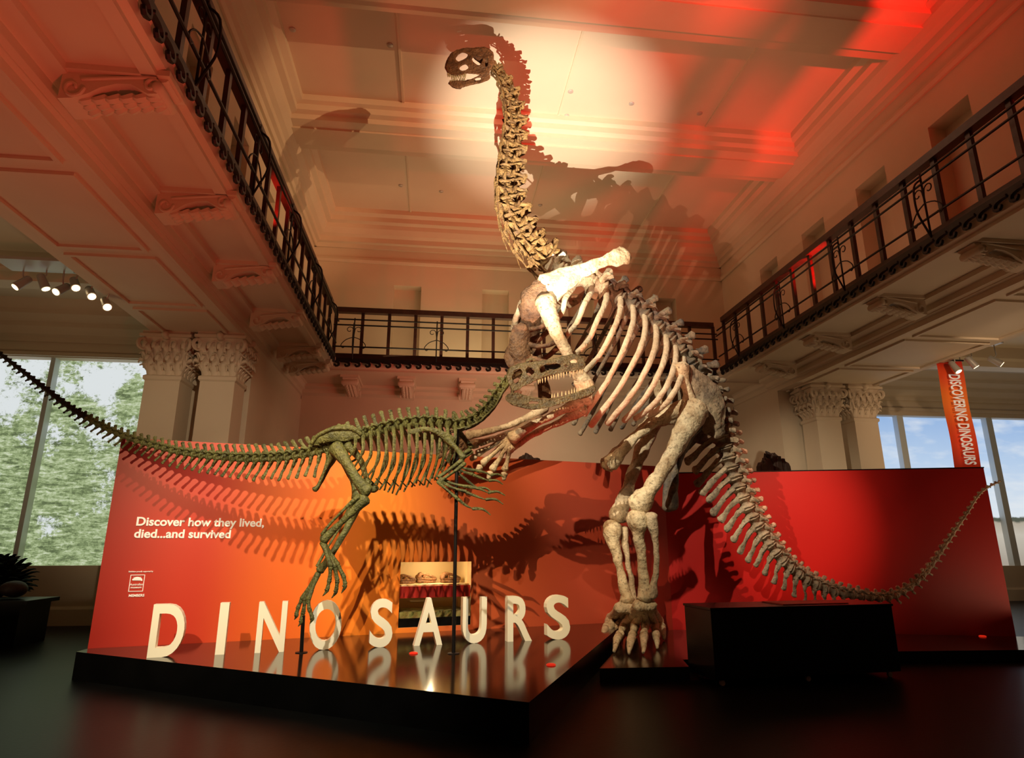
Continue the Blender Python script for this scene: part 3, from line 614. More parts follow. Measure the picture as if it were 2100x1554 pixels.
def skullpart(name,parent,SG,outline,holes,wf,thick,tops,m,vox,extra=None):
    bm=bmesh.new(); ol=smoothpoly(outline)
    for s in (-1,1):
        me=plate2d(ol,holes,SG,wf,s,thick); bm.from_mesh(me); bpy.data.meshes.remove(me)
    for poly,w in tops:
        pp=cat([tuple(p) for p in poly],3)
        for a,b in zip(pp,pp[1:]):
            A_=[SG(a[0],a[1],s*wf(*a)) for s in (-1,1)]; B_=[SG(b[0],b[1],s*wf(*b)) for s in (-1,1)]
            t=(B_[0]-A_[0]).normalized(); nn=t.cross(SG.n).normalized()*w
            t*=.01
            vs=[bm.verts.new(p) for p in (A_[0]-nn-t,A_[1]-nn-t,B_[1]-nn+t,B_[0]-nn+t,A_[0]+nn-t,A_[1]+nn-t,B_[1]+nn+t,B_[0]+nn+t)]
            for f in [(0,1,2,3),(4,5,6,7),(0,1,5,4),(1,2,6,5),(2,3,7,6),(3,0,4,7)]: bm.faces.new([vs[i] for i in f])
    if extra: extra(bm)
    bmesh.ops.recalc_face_normals(bm,faces=bm.faces)
    me=bpy.data.meshes.new("s"); bm.to_mesh(me); bm.free(); ob=bpy.data.objects.new("s",me); COL.objects.link(ob)
    md=ob.modifiers.new("r",'REMESH'); md.mode='VOXEL'; md.voxel_size=vox
    sm=ob.modifiers.new("s",'SMOOTH'); sm.iterations=3; sm.factor=.5
    bpy.context.view_layer.update()
    m2=bpy.data.meshes.new_from_object(ob.evaluated_get(bpy.context.evaluated_depsgraph_get())); bpy.data.objects.remove(ob)
    bm=bmesh.new(); bm.from_mesh(m2); rough(bm,.012,11); rough(bm,.005,40)
    return finish(bm,name,m,parent)
def teeth(parent,SG,line,n,ln,r,wf,down,m=M_tooth):
    bm=bmesh.new()
    pp=cat([tuple(p) for p in line],6)
    for i in range(n):
        t=i/(n-1)*(len(pp)-1); k=min(int(t),len(pp)-2); f=t-k
        x=pp[k][0]*(1-f)+pp[k+1][0]*f; y=pp[k][1]*(1-f)+pp[k+1][1]*f
        L_=ln*random.uniform(.6,1.15)
        for s in (-1,1):
            b=SG(x,y,s*wf(x,y)); tube(bm,[b,b+Z*(-L_*.5 if down else L_*.5)+SG.n*0,b+Z*(-L_ if down else L_)],[r,r*.75,r*.1],6,1,round_ends=False)
    finish(bm,"teeth",m,parent)
# ================================================================ SAUROPOD
SA=Sag(9.15,.12); base_s=on_z(1300,1330,.15)
sa=empty("sauropod_skeleton",base_s,label="towering cream fossil sauropod skeleton rearing up on hind legs",category="dinosaur skeleton")
neck=[(1006,134),(1024,156),(1042,200),(1048,245),(1043,290),(1037,335),(1034,380),(1040,425),(1054,468),(1083,510),(1122,545)]
spine(sa,"neck_vertebra",SA,1,neck,14,lambda x:x*(.8+.2*x),[(0,.065),(.15,.11),(.6,.165),(1,.20)],[(0,.07),(.2,.13),(.7,.18),(1,.2)],[(0,.12),(.3,.20),(1,.3)],[(0,0),(1,0)],[(0,.25),(.4,.5),(.8,.65),(1,.4)],M_gold,lean=.0,amp=.026,spt=.7,cav=True)
dors=[(1122,545),(1165,562),(1215,583),(1265,610),(1315,645),(1360,688),(1398,730),(1430,778)]
spine(sa,"back_vertebra",SA,1,dors,12,lambda x:x,[(0,.16),(1,.16)],[(0,.16),(.5,.22),(1,.27)],[(0,.32),(.5,.3),(1,.22)],[(0,0),(1,0)],[(0,0),(1,0)],M_bone,lean=.25,amp=.018,spt=.45,matf=lambda t:M_tailb if t<.35 else M_grey)
tail=[(1430,778),(1456,835),(1472,890),(1490,940),(1510,992),(1535,1047),(1562,1093),(1597,1142),(1642,1182),(1700,1210),(1760,1222),(1815,1226),(1862,1208),(1905,1168),(1943,1112),(1980,1058),(2012,1010),(2052,986)]
spine(sa,"tail_vertebra",SA,1,tail,56,lambda x:1-(1-x)**1.2,[(0,.17),(.12,.155),(.25,.125),(.45,.085),(.7,.038),(1,.008)],[(0,.24),(.2,.18),(.4,.10),(.6,.05),(1,.012)],[(0,.34),(.15,.28),(.4,.12),(.6,.05),(1,.01)],[(0,.3),(.06,.48),(.25,.36),(.42,.19),(.6,.07),(1,.0)],[(0,0),(1,0)],M_tailb,lean=.35,amp=.016,spt=.7,matf=lambda t:M_grey if t<.10 else (M_hip if t<.24 else M_tailb))
R=[((1178,572),(1160,610),(1140,655)),((1212,580),(1196,628),(1160,690)),((1243,592),(1226,655),(1180,728)),((1272,608),(1256,680),(1196,765)),((1298,626),(1283,705),(1198,850)),
   ((1322,646),(1308,725),(1212,872)),((1345,668),(1330,748),(1246,868)),((1366,690),(1350,768),(1280,862)),((1385,712),(1368,790),(1304,858)),((1402,735),(1382,805),(1330,850))]
for i,(a,b,c) in enumerate(R):
    f=min(i,4)/4; w=.55+.25*f
    for mir in (False,True):
        k=1.0 if not mir else .8
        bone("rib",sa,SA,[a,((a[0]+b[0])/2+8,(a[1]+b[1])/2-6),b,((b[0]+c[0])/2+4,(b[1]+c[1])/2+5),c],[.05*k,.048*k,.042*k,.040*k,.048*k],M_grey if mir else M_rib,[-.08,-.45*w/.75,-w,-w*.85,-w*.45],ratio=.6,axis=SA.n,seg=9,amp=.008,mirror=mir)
for mir in (False,True):
    mm=mir
    bone("shoulder_blade",sa,SA,[(1280,522),(1262,530),(1238,537),(1200,552),(1160,570),(1125,590)],[.16,.13,.085,.10,.17,.25],M_bone,[-.62,-.65,-.68,-.7,-.68,-.6],ratio=.35,mirror=mm,amp=.03)
    bone("coracoid",sa,SA,[(1118,592),(1098,618),(1082,648)],[.20,.24,.14],M_rust,[-.6,-.52,-.42],ratio=.45,mirror=mm,amp=.05)
    bone("sternal_plate",sa,SA,[(1072,672),(1066,705),(1070,738),(1080,756)],[.11,.16,.13,.06],M_rust,[-.3,-.26,-.22,-.2],ratio=.5,mirror=mm,amp=.045)
    bone("collar_bone",sa,SA,[(1128,575),(1096,590),(1068,625),(1056,668)],[.06,.045,.04,.05],M_tailb,[-.62,-.5,-.32,-.1],mirror=mm,amp=.02)
    for (a,b,c_) in (((1138,652),(1112,668),(1082,678)),((1158,688),(1124,708),(1084,708)),((1178,726),(1136,742),(1088,735))):
        bone("sternal_rib",sa,SA,[a,b,c_],[.045,.035,.045],M_rust,[-.3,-.42,-.25],mirror=mm,amp=.015)
bone("upper_arm_bone",sa,SA,[(1118,618),(1128,650),(1150,700),(1180,755),(1202,795)],[.16,.13,.085,.09,.14],M_bone,[-.7,-.78,-.85,-.8,-.72],ratio=.8,amp=.026)
bone("forearm_bone",sa,SA,[(1205,815),(1160,838),(1100,868),(1050,898)],[.11,.06,.05,.085],M_bone,[-.72,-.78,-.85,-.9],amp=.018)
bone("forearm_bone",sa,SA,[(1196,840),(1150,864),(1095,890),(1044,920)],[.09,.05,.045,.075],M_bone,[-.70,-.70,-.75,-.8],amp=.018)
bone("upper_arm_bone",sa,SA,[(1085,640),(1095,690),(1108,760),(1120,820)],[.15,.1,.08,.12],M_rust,[.6,.7,.7,.6])
bone("forearm_bone",sa,SA,[(1118,835),(1070,862),(1010,882),(960,893)],[.09,.055,.05,.075],M_tailb,[.5,.4,.3,.2])
bone("forearm_bone",sa,SA,[(1108,858),(1060,880),(1010,900),(962,910)],[.08,.045,.04,.06],M_rust,[.45,.35,.25,.15])
def hand(cx,cy,tips,off,r,m):
    for i,(tx,ty) in enumerate(tips):
        ax=cx+(i-2)*3; ay=cy+(i-2)*5; o=off+(i-2)*.05
        bone("hand_bone",sa,SA,[(ax,ay),((ax*.45+tx*.55),(ay*.45+ty*.55)),(tx,ty)],[r,r*.55,r*.95],m,[off,o,o],seg=8,amp=.012)
        dx,dy=tx-ax,ty-ay; k=math.hypot(dx,dy); dx/=k;dy/=k
        bone("finger_bone",sa,SA,[(tx+dx*8,ty+dy*8+2),(tx+dx*16,ty+dy*16+5)],[r*.9,r*.5],m,[o,o],seg=8,amp=.008)
hand(1040,905,[(985,908),(980,930),(990,950),(1010,962),(1036,962)],-.85,.055,M_bone)
hand(952,902,[(918,910),(912,924),(916,940),(928,950),(945,955)],.15,.045,M_rust)
for mir in (False,True):
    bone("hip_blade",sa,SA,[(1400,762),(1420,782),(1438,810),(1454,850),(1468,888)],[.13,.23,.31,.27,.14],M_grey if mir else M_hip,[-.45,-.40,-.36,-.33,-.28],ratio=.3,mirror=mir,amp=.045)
    bone("hip_blade_edge",sa,SA,[(1396,752),(1402,775),(1410,805),(1420,835)],[.12,.09,.08,.13],M_bone,[-.52,-.5,-.45,-.42],mirror=mir,amp=.025)
    bone("pubis_bone",sa,SA,[(1408,836),(1372,848),(1340,868),(1300,900),(1262,940),(1252,950)],[.14,.11,.075,.065,.10,.12],M_bone,[-.3,-.28,-.26,-.2,-.14,-.12],ratio=.7,mirror=mir,amp=.025)
    bone("ischium_bone",sa,SA,[(1432,862),(1405,905),(1385,965),(1378,1040)],[.13,.08,.06,.09],M_grey,[-.28,-.22,-.15,-.08],ratio=.7,mirror=mir,amp=.02)
bone("thigh_bone",sa,SA,[(1428,838),(1412,866),(1384,920),(1346,985),(1320,1022),(1308,1038)],[.20,.17,.12,.11,.15,.17],M_bone,[-.5,-.55,-.55,-.52,-.48,-.46],ratio=.75,amp=.038)
bone("shin_bone",sa,SA,[(1306,1058),(1308,1075),(1310,1100),(1316,1150),(1320,1200),(1324,1224)],[.15,.145,.085,.06,.08,.12],M_bone,[-.47,-.45,-.42,-.36,-.3,-.3],amp=.028)
bone("calf_bone",sa,SA,[(1334,1058),(1345,1115),(1345,1170),(1336,1222)],[.095,.045,.04,.075],M_tailb,[-.55,-.5,-.42,-.34],amp=.02)
bone("thigh_bone",sa,SA,[(1345,852),(1332,885),(1308,945),(1285,1008),(1272,1045),(1266,1060)],[.17,.14,.10,.10,.14,.15],M_tailb,[.45,.48,.46,.4,.32,.3],ratio=.8,amp=.036)
bone("shin_bone",sa,SA,[(1254,1078),(1256,1095),(1262,1125),(1272,1170),(1282,1212),(1286,1230)],[.14,.13,.075,.06,.08,.11],M_bone,[.28,.26,.24,.2,.14,.12],amp=.028)
bone("calf_bone",sa,SA,[(1278,1085),(1284,1130),(1293,1180),(1298,1228)],[.08,.045,.04,.065],M_tailb,[.35,.3,.25,.18],amp=.02)
def foot(ank,toes,off,m):
    for i,(kx,ky,tx,ty) in enumerate(toes):
        ax=ank[0]+(i-2)*6
        a=SA(ax,ank[1],off[0]); gt=on_z(tx,ty,.19); gk=on_z(kx,ky+18,.19); k=V((gk.x,gk.y,.42-.03*abs(i-2)))
        bm=bmesh.new(); tube(bm,[a,a.lerp(k,.5),k],[.085,.048,.072],9,4); rough(bm,.018,10); finish(bm,"foot_bone",m,sa)
        mid=k.lerp(gt,.5)+Z*.04
        bm=bmesh.new(); tube(bm,[k.lerp(mid,.25),k.lerp(mid,.75),mid],[.064,.040,.058],9,3); rough(bm,.012,12); finish(bm,"toe_bone",m,sa)
        bm=bmesh.new(); tube(bm,[mid.lerp(gt,.15),mid.lerp(gt,.6)+Z*.03,gt-Z*.01],[.060,.048,.020],9,3); rough(bm,.010,12); finish(bm,"claw",m,sa)
foot((1322,1240),[(1282,1288,1260,1334),(1304,1294,1290,1338),(1325,1294,1320,1336),(1344,1290,1348,1326),(1354,1278,1362,1308)],(-.3,),M_bone)
foot((1284,1245),[(1250,1272,1236,1318),(1260,1276,1248,1308),(1276,1278,1264,1304),(1290,1280,1286,1302),(1302,1280,1304,1300)],(.1,),M_tailb)
# sauropod skull
wS=lambda x,y: (.045+.10*max(0,min(1,(x-912)/75)))*(1-.25*max(0,min(1,(125-y)/30)))
def exS(bm):
    tube(bm,[SA(1010,134),SA(992,124),SA(972,112)],[.085,.08,.05],10,3)
    for s in (-1,1):
        tube(bm,[SA(1000,140,s*.13),SA(1001,152,s*.14)],[.03,.028],8,2)
        tube(bm,[SA(960,104,s*.08),SA(966,118,s*.11),SA(962,136,s*.12)],[.02,.016,.02],7,2)
def shr(poly,k=.8):
    cx=sum(p[0] for p in poly)/len(poly); cy=sum(p[1] for p in poly)/len(poly)
    return [(cx+(p[0]-cx)*k,cy+(p[1]-cy)*k) for p in poly]
skull=skullpart("skull",sa,SA,[(1010,122),(1008,108),(994,99),(972,100),(952,99),(934,104),(921,117),(915,136),(920,151),(938,156),(960,151),(982,153),(1000,150),(1009,138)],
  [shr(smoothpoly([(972,114),(986,114),(992,124),(984,136),(974,132),(966,122)],2),.85),shr(smoothpoly([(936,113),(952,107),(962,112),(956,121),(942,128),(932,124)],2),.85),shr(smoothpoly([(940,138),(956,130),(964,138),(956,146),(942,146)],2),.8),shr(smoothpoly([(997,116),(1002,120),(1001,134),(996,140),(994,126)],2),.8)],wS,.020,
  [([(1010,122),(1008,108),(994,99),(976,100)],.022),([(930,108),(920,121),(915,138),(921,151)],.020),([(976,100),(955,100)],.016)],M_skull,.012,exS)
teeth(skull,SA,[(919,151),(930,156),(942,155),(954,152)],9,.09,.019,wS,True)
wJ=lambda x,y: .045+.09*max(0,min(1,(x-915)/80))
jaw=skullpart("lower_jaw",sa,SA,[(1003,152),(1004,162),(986,170),(965,175),(945,180),(930,178),(921,169),(930,165),(950,166),(972,160),(990,151)],[ell(980,162,8,3,rot=-.3)],wJ,.022,[([(945,180),(930,178),(922,169)],.022)],M_skull,.012)
teeth(jaw,SA,[(923,169),(935,166),(952,165)],8,.07,.017,wJ,False)
# ================================================================ THEROPOD
TP=Sag(7.78,0); bt=on_z(930,1340,.3)
th=empty("theropod_skeleton",bt,label="olive-green fossil theropod skeleton with open jaws held on poles",category="dinosaur skeleton")
spine(th,"neck_vertebra",TP,-1,[(1044,776),(1027,800),(1012,825),(992,848),(965,866),(935,874)],10,lambda x:x,[(0,.045),(1,.065)],[(0,.07),(1,.11)],[(0,.08),(1,.13)],[(0,0),(1,0)],[(0,.12),(1,.16)],M_olive,lean=.3,amp=.012,spt=.5)
spine(th,"back_vertebra",TP,-1,[(935,874),(890,867),(840,869),(790,879),(745,892),(700,908)],14,lambda x:x,[(0,.062),(1,.066)],[(0,.11),(.5,.15),(1,.16)],[(0,.15),(1,.13)],[(0,0),(1,0)],[(0,0),(1,0)],M_olive,lean=.1,amp=.010,spt=.4)
spine(th,"tail_vertebra",TP,-1,[(700,908),(660,924),(600,936),(540,941),(480,940),(420,935),(360,926),(300,910),(245,892),(190,865),(140,835),(90,797),(45,762),(0,727),(-60,680)],60,lambda x:1-(1-x)**1.1,
   [(0,.065),(.2,.058),(.5,.038),(1,.016)],[(0,.15),(.2,.12),(.5,.05),(.7,.02),(1,.01)],[(0,.14),(.3,.10),(.5,.05),(1,.02)],[(0,.0),(.04,.22),(.2,.18),(.5,.09),(.7,.04),(1,.02)],[(0,0),(1,0)],M_olive,lean=.5,amp=.009,spt=.4,matf=lambda t:M_olive if t<.62 else M_olived)
for i in range(14):
    f=i/13; x=932-f*205; y=lerpk(f,[(0,874),(.2,867),(.5,869),(1,893)]); ln=lerpk(f,[(0,75),(.2,122),(.55,136),(.8,112),(1,58)])*random.uniform(.96,1.04)
    for mir in (False,True):
        w=lerpk(f,[(0,.18),(.4,.36),(1,.2)])
        bone("rib",th,TP,[(x,y),(x+2,y+ln*.15),(x,y+ln*.5),(x-12-10*f,y+ln)],[.024,.023,.018,.011],M_olive,[-.03,-w*.75,-w,-w*.4],seg=6,amp=.006,mirror=mir)
for i in range(9):
    x=902-i*17; y=996-abs(i-4)*1.8
    bm=bmesh.new(); tube(bm,[TP(x-12,y-10,-.2),TP(x,y+2,0),TP(x-12,y-10,.2)],[.007,.009,.007],6,4); finish(bm,"belly_rib",M_olive,th)
for mir in (False,True):
    bone("hip_blade",th,TP,[(642,906),(662,896),(690,889),(716,887),(736,894)],[.045,.08,.10,.095,.05],M_olive,[-.10,-.13,-.14,-.13,-.10],ratio=.3,mirror=mir,amp=.02)
    bone("hip_blade_edge",th,TP,[(638,910),(655,890),(685,879),(716,878),(740,890)],[.022,.025,.025,.025,.025],M_olive,[-.12,-.16,-.18,-.16,-.12],mirror=mir,amp=.01)
    bone("pubis_bone",th,TP,[(712,912),(738,945),(752,985),(768,1003)],[.055,.03,.03,.055],M_olive,[-.1,-.06,-.03,-.02],mirror=mir)
    bone("ischium_bone",th,TP,[(688,915),(672,950),(655,990),(645,1002)],[.045,.026,.022,.036],M_olive,[-.1,-.06,-.03,-.02],mirror=mir)
    bone("shoulder_blade",th,TP,[(842,885),(872,880),(900,885),(925,905)],[.03,.03,.035,.07],M_olive,[-.28,-.28,-.27,-.2],ratio=.4,mirror=mir)
bone("thigh_bone",th,TP,[(690,918),(708,945),(730,980),(752,1008)],[.095,.065,.058,.09],M_olive,[-.2,-.28,-.3,-.3],ratio=.85,amp=.012)
bone("shin_bone",th,TP,[(748,1022),(722,1050),(690,1080),(664,1106)],[.08,.048,.038,.06],M_olive,[-.3,-.3,-.28,-.26],amp=.010)
bone("calf_bone",th,TP,[(735,1018),(706,1044),(680,1070),(660,1096)],[.035,.018,.015,.02],M_olive,[-.36,-.34,-.32,-.30],amp=.006)
def dtoes(c,o0,ms,m):
    for (mid,seq,off) in ms:
        bone("foot_bone",th,TP,[c,((c[0]+mid[0])/2,(c[1]+mid[1])/2),mid],[.038,.024,.034],m,[o0,(o0+off)/2,off],seg=8,amp=.004)
        prev=mid
        for k,p in enumerate(seq):
            last=k==len(seq)-1
            q0=(prev[0]*.85+p[0]*.15,prev[1]*.85+p[1]*.15); qm=((prev[0]+p[0])/2+(3 if last else 0),(prev[1]+p[1])/2-(2 if last else 0))
            bone("claw" if last else "toe_bone",th,TP,[q0,qm,p],[.029,.021,.005 if last else .026],m,[off,off,off],seg=7,amp=.003); prev=p
dtoes((662,1112),-.26,[((692,1158),[(704,1180),(708,1197),(700,1216)],-.18),((686,1162),[(692,1190),(690,1208),(680,1226)],-.26),((678,1160),[(676,1188),(672,1206),(662,1222)],-.34)],M_olive)
bone("thigh_bone",th,TP,[(694,920),(712,952),(728,990),(735,1020)],[.095,.065,.058,.085],M_olive,[.2,.26,.26,.24],amp=.012)
bone("shin_bone",th,TP,[(733,1032),(712,1080),(684,1130),(656,1170)],[.075,.045,.037,.055],M_olive,[.24,.18,.10,.04],amp=.010)
bone("calf_bone",th,TP,[(722,1030),(700,1075),(672,1122),(650,1160)],[.035,.018,.015,.02],M_olive,[.3,.24,.16,.1],amp=.006)
dtoes((652,1176),.04,[((632,1228),[(634,1248),(640,1264),(636,1278)],-.04),((626,1230),[(622,1254),(618,1270),(612,1284)],.0),((620,1228),[(612,1244),(608,1258),(604,1270)],.04)],M_olive)
def arm(p,off,m,sx=0,sy=0,k=1.0):
    q=lambda x,y:(918+(x-918)*k+sx,900+(y-900)*k+sy)
    bone("upper_arm_bone",th,TP,[q(918,900),q(935,918),q(950,938)],[.048,.03,.042],m,[off*.8,off,off*1.1],amp=.008)
    bone("forearm_bone",th,TP,[q(948,944),q(925,960),q(900,978)],[.032,.02,.026],m,off*1.1,amp=.006); bone("forearm_bone",th,TP,[q(953,950),q(930,968),q(904,986)],[.028,.017,.023],m,off*1.25,amp=.006)
    for s_,o in (([(902,980),(930,992),(960,998)],0),([(900,984),(928,1000),(955,1008)],.05),([(898,988),(918,1006),(938,1022)],.1)):
        bone("hand_bone",th,TP,[q(*a) for a in s_],[.024,.016,.022],m,off*1.1-o,seg=7,amp=.003)
    for s_,o in (([(962,998),(985,1003),(1000,1010)],0),([(1002,1010),(1020,1008),(1036,1016)],0),([(957,1010),(978,1018),(995,1024)],.05),([(997,1024),(1016,1024),(1032,1034)],.05),([(940,1024),(955,1036),(968,1042)],.1),([(970,1043),(990,1044),(1006,1056)],.1)):
        bone("finger_bone",th,TP,[q(*a) for a in s_],[.020,.015,.006],m,off*1.1-o,seg=7,amp=.002)
arm(None,-.28,M_olive); arm(None,.22,M_olive,22,-14,.8)
wT=lambda x,y: (.030+.065*max(0,min(1,(1195-x)/140)))*(1-.35*max(0,min(1,(770-y)/40)))
def exT(bm):
    tube(bm,[TP(1046,776),TP(1062,766),TP(1080,757)],[.045,.04,.028],9,3)
    for s in (-1,1):
        tube(bm,[TP(1052,796,s*.09),TP(1049,812,s*.10)],[.022,.02],7,2)
        tube(bm,[TP(1100,741,s*.05),TP(1090,736,s*.065),TP(1078,741,s*.06)],[.012,.02,.012],7,2)
sk=skullpart("skull",th,TP,[(1040,772),(1044,758),(1062,748),(1086,744),(1108,742),(1138,736),(1165,729),(1188,730),(1199,739),(1200,752),(1187,761),(1160,763),(1132,769),(1108,777),(1090,784),(1068,796),(1050,800)],
  [shr(smoothpoly([(1082,752),(1093,752),(1097,762),(1089,774),(1081,768),(1078,759)],2),.85),shr(smoothpoly([(1105,752),(1130,745),(1152,745),(1148,755),(1122,762),(1106,766)],2),.85),shr(smoothpoly([(1055,759),(1068,755),(1072,765),(1064,785),(1054,789),(1049,773)],2),.85),ell(1176,741,8,4,rot=-.1),ell(1161,751,3,3)],wT,.013,
  [([(1040,772),(1044,758),(1062,748),(1086,744),(1108,742),(1138,736),(1165,729),(1188,730),(1198,741)],.010)],M_oskull,.008,exT)
teeth(sk,TP,[(1194,757),(1160,763),(1132,770),(1104,779)],17,.075,.010,wT,True)
wTJ=lambda x,y: .028+.075*max(0,min(1,(1215-x)/150))
jw=skullpart("lower_jaw",th,TP,[(1038,810),(1040,822),(1058,833),(1088,839),(1120,836),(1155,827),(1190,816),(1212,808),(1221,798),(1216,790),(1196,799),(1168,809),(1140,816),(1110,816),(1082,812),(1056,805)],
  [ell(1094,826,12,3)],wTJ,.013,[([(1190,816),(1212,808),(1220,798)],.014)],M_oskull,.008)
teeth(jw,TP,[(1214,791),(1190,801),(1165,809),(1132,816)],15,.065,.0095,wTJ,False)
for (px,py,tp) in ((930,1340,(938,880)),(618,1338,(622,1262))):
    b=on_z(px,py,.3); t=TP(*tp); bm=bmesh.new(); tube(bm,[V((b.x,b.y,.3)),V((t.x,t.y,t.z))],.022,10,1,round_ends=False)
    lathe(bm,[(.07,0),(.07,.008),(.03,.012)],V((b.x,b.y,.3)),16)
    finish(bm,"support_pole",M_iron,th,label="thin black steel support pole")
# ================================================================ SIDE FURNITURE
c=on_z(40,1330,.0); c.x-=.5
e=empty("display_table",V((c.x-.6,c.y+.5,0)),label="low black display table below the forest window",category="table")
bm=bmesh.new(); box(bm,(c.x-1.6,c.y+.1,0),(c.x+.35,c.y+.9,.62)); finish(bm,"table_body",M_black,e,False)
bm=bmesh.new(); box(bm,(c.x-1.65,c.y+.05,.62),(c.x+.45,c.y+.95,.68)); finish(bm,"table_top",M_black,e,False)
for dx,r in ((.12,.17),(-.42,.22)):
    bm=bmesh.new(); bmesh.ops.create_icosphere(bm,subdivisions=3,radius=r,matrix=Matrix.Translation((c.x+dx-.15,c.y+.5,.70+r*.75))@Matrix.Diagonal((1.2,1,.75,1))); rough(bm,.02,4)
    finish(bm,"boulder",M_rock,None,label="dark brown rounded stone on the black display table",category="stone",group="stones on the display table")
cc=V((c.x-.95,c.y+1.5,0))
pot=empty("potted_fern",cc,label="dark bushy fern in a black pot",category="plant")
bm=bmesh.new(); lathe(bm,[(.2,0),(.26,.5),(.28,.5),(.28,.55),(.2,.55)],cc,20); finish(bm,"pot",M_black,pot)
bm=bmesh.new()
for k in range(260):
    a=random.uniform(0,6.28); el=random.uniform(.05,1.4); d=V((math.cos(a)*math.cos(el),math.sin(a)*math.cos(el),math.sin(el)))
    R0=random.uniform(.35,.62); t=V((-math.sin(a),math.cos(a),0))*.08
    b=cc+Z*.75+d*R0*.55
    tube(bm,[cc+Z*.55+d*.05,b,cc+Z*.75+d*R0,cc+Z*.70+d*(R0+.1)+t*random.choice((-1,1))],[.008,.05,.045,.008],5,2,axis=Z,ratio=.4)
finish(bm,"fern_leaves",M_leaf,pot)
def mound(px,py,w,h,lab):
    c=on_Y(px,py,11.9 if px<1300 else 11.6); bm=bmesh.new()
    for k in range(22):
        a=random.uniform(-1,1); s=random.uniform(.5,1)
        b=V((c.x+a*w*.5,c.y+random.uniform(-.1,.1),c.z-.6)); tube(bm,[b,b+Z*(.55+h*(1-abs(a))*s*.5),b+Z*(.6+h*(1-abs(a))*s)+X*random.uniform(-.12,.12)],[.10,.09,.02],6,3)
    box(bm,(c.x-w*.5,c.y-.2,0),(c.x+w*.5,c.y+.2,c.z-.5))
    finish(bm,"rocky_display_mount",M_rock,None,label=lab,category="display mount")
mound(1080,950,.5,.24,"dark shaggy model on a stand behind the partition")
mound(1585,955,.55,.34,"dark feathery model on a stand behind the red partition")
def track(cs,zc,railx,lab):
    for i,(px,py,dep) in enumerate(cs):
        d=ray(px,py); p=O+d*dep
        e=empty("track_spotlight",p,label=lab,category="spotlight",group="track spotlights in the aisle")
        a=p; aim=V((random.uniform(-.4,.7),random.uniform(-.7,.0),-.7)).normalized()
        bm=bmesh.new(); tube(bm,[a-aim*.18,a-aim*.16,a-aim*.05,a+aim*.10],[.045,.06,.065,.075],14,1,round_ends=False); finish(bm,"lamp_housing",M_lampmetal,e)
        bm=bmesh.new(); tube(bm,[a+aim*.101,a+aim*.106],[.058,.058],14,1,round_ends=False); finish(bm,"lamp_lens",M_glow,e)
        bm=bmesh.new(); tube(bm,[a-aim*.08,a+Z*.16+X*.01,V((a.x,a.y,zc-.004))],.012,6,1,round_ends=False); finish(bm,"lamp_stem",M_lampmetal,e)
    xs_=[O+ray(px,py)*dep for px,py,dep in cs]
    bm=bmesh.new(); box(bm,(min(p.x for p in xs_)-.2,min(p.y for p in xs_)-.05,zc),(max(p.x for p in xs_)+.2,max(p.y for p in xs_)+.05,zc+.05))
    box(bm,(sum(p.x for p in xs_)/len(xs_)-.02,xs_[0].y-.02,zc),(sum(p.x for p in xs_)/len(xs_)+.02,xs_[0].y+.02,6.59))
    finish(bm,"light_track",M_lampmetal,None,False,label="slim metal lighting track hung from the aisle ceiling",category="light track")
track([(42,582,10.3),(90,582,10.3),(124,594,10.3),(154,584,10.2),(186,602,10.2),(218,624,10.0)],5.90,0,"small silver track spotlight glowing above the forest window")
track([(1960,755,13.5),(1995,745,13.6),(2045,742,13.5)],5.75,0,"small silver track spotlight above the sky window")
for px,py in ((800,92),(1170,187),(1295,212),(1162,237),(1435,232),(1635,298),(822,380),(905,392),(1108,420),(600,60)):
    c=on_z(px,py,11.0); bm=bmesh.new(); lathe(bm,[(.05,-.02),(.06,-.012),(.06,0)],(c.x,c.y,10.995),14)
    finish(bm,"ceiling_fitting",M_lampmetal,None,label="tiny round metal fitting on the ceiling",category="ceiling fitting",group="round ceiling fittings")
# banner
bt_=on_Y(1944,740,12.0); bb_=on_Y(1996,1012,12.0); bx=bt_.x-.30; bw=.62
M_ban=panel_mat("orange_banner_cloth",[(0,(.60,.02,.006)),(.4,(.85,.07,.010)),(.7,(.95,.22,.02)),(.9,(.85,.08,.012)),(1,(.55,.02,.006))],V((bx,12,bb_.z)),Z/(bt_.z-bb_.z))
e=empty("hanging_banner",V((bt_.x,12,bb_.z)),label="tall narrow orange-red cloth banner with white vertical wording",category="banner")
bm=bmesh.new(); rws=24
g=[[bm.verts.new((bx+bw*i/8,12+.06*math.sin(math.pi*i/8)+.015*math.sin(j*.5),bb_.z+(bt_.z-bb_.z)*j/rws)) for i in range(9)] for j in range(rws+1)]
for j in range(rws):
    for i in range(8): bm.faces.new([g[j][i],g[j][i+1],g[j+1][i+1],g[j+1][i]])
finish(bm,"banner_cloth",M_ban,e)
bm=bmesh.new(); tube(bm,[V((bx-.05,12,bt_.z+.02)),V((bx+bw+.05,12,bt_.z+.02))],.02,8,1); tube(bm,[V((bx+.02,12,bt_.z)),V((bx+.02,12,6.59))],.006,5,1); tube(bm,[V((bx+bw-.02,12,bt_.z)),V((bx+bw-.02,12,6.59))],.006,5,1); finish(bm,"banner_rod",M_iron,e)
me=textmesh("DISCOVERING DINOSAURS",.35,.003,.007,'LEFT'); vs=[v.co.x for v in me.vertices]
zt=on_Y(1950,768,12).z; zb=on_Y(1980,952,12).z; sc=(zt-zb)/(max(vs)-min(vs))
Mx=Matrix.Translation((bx+.22,11.955,zt))@Matrix(((0,1,0,0),(0,0,-1,0),(-1,0,0,0),(0,0,0,1)))@Matrix.Diagonal((sc,1.05,1,1))
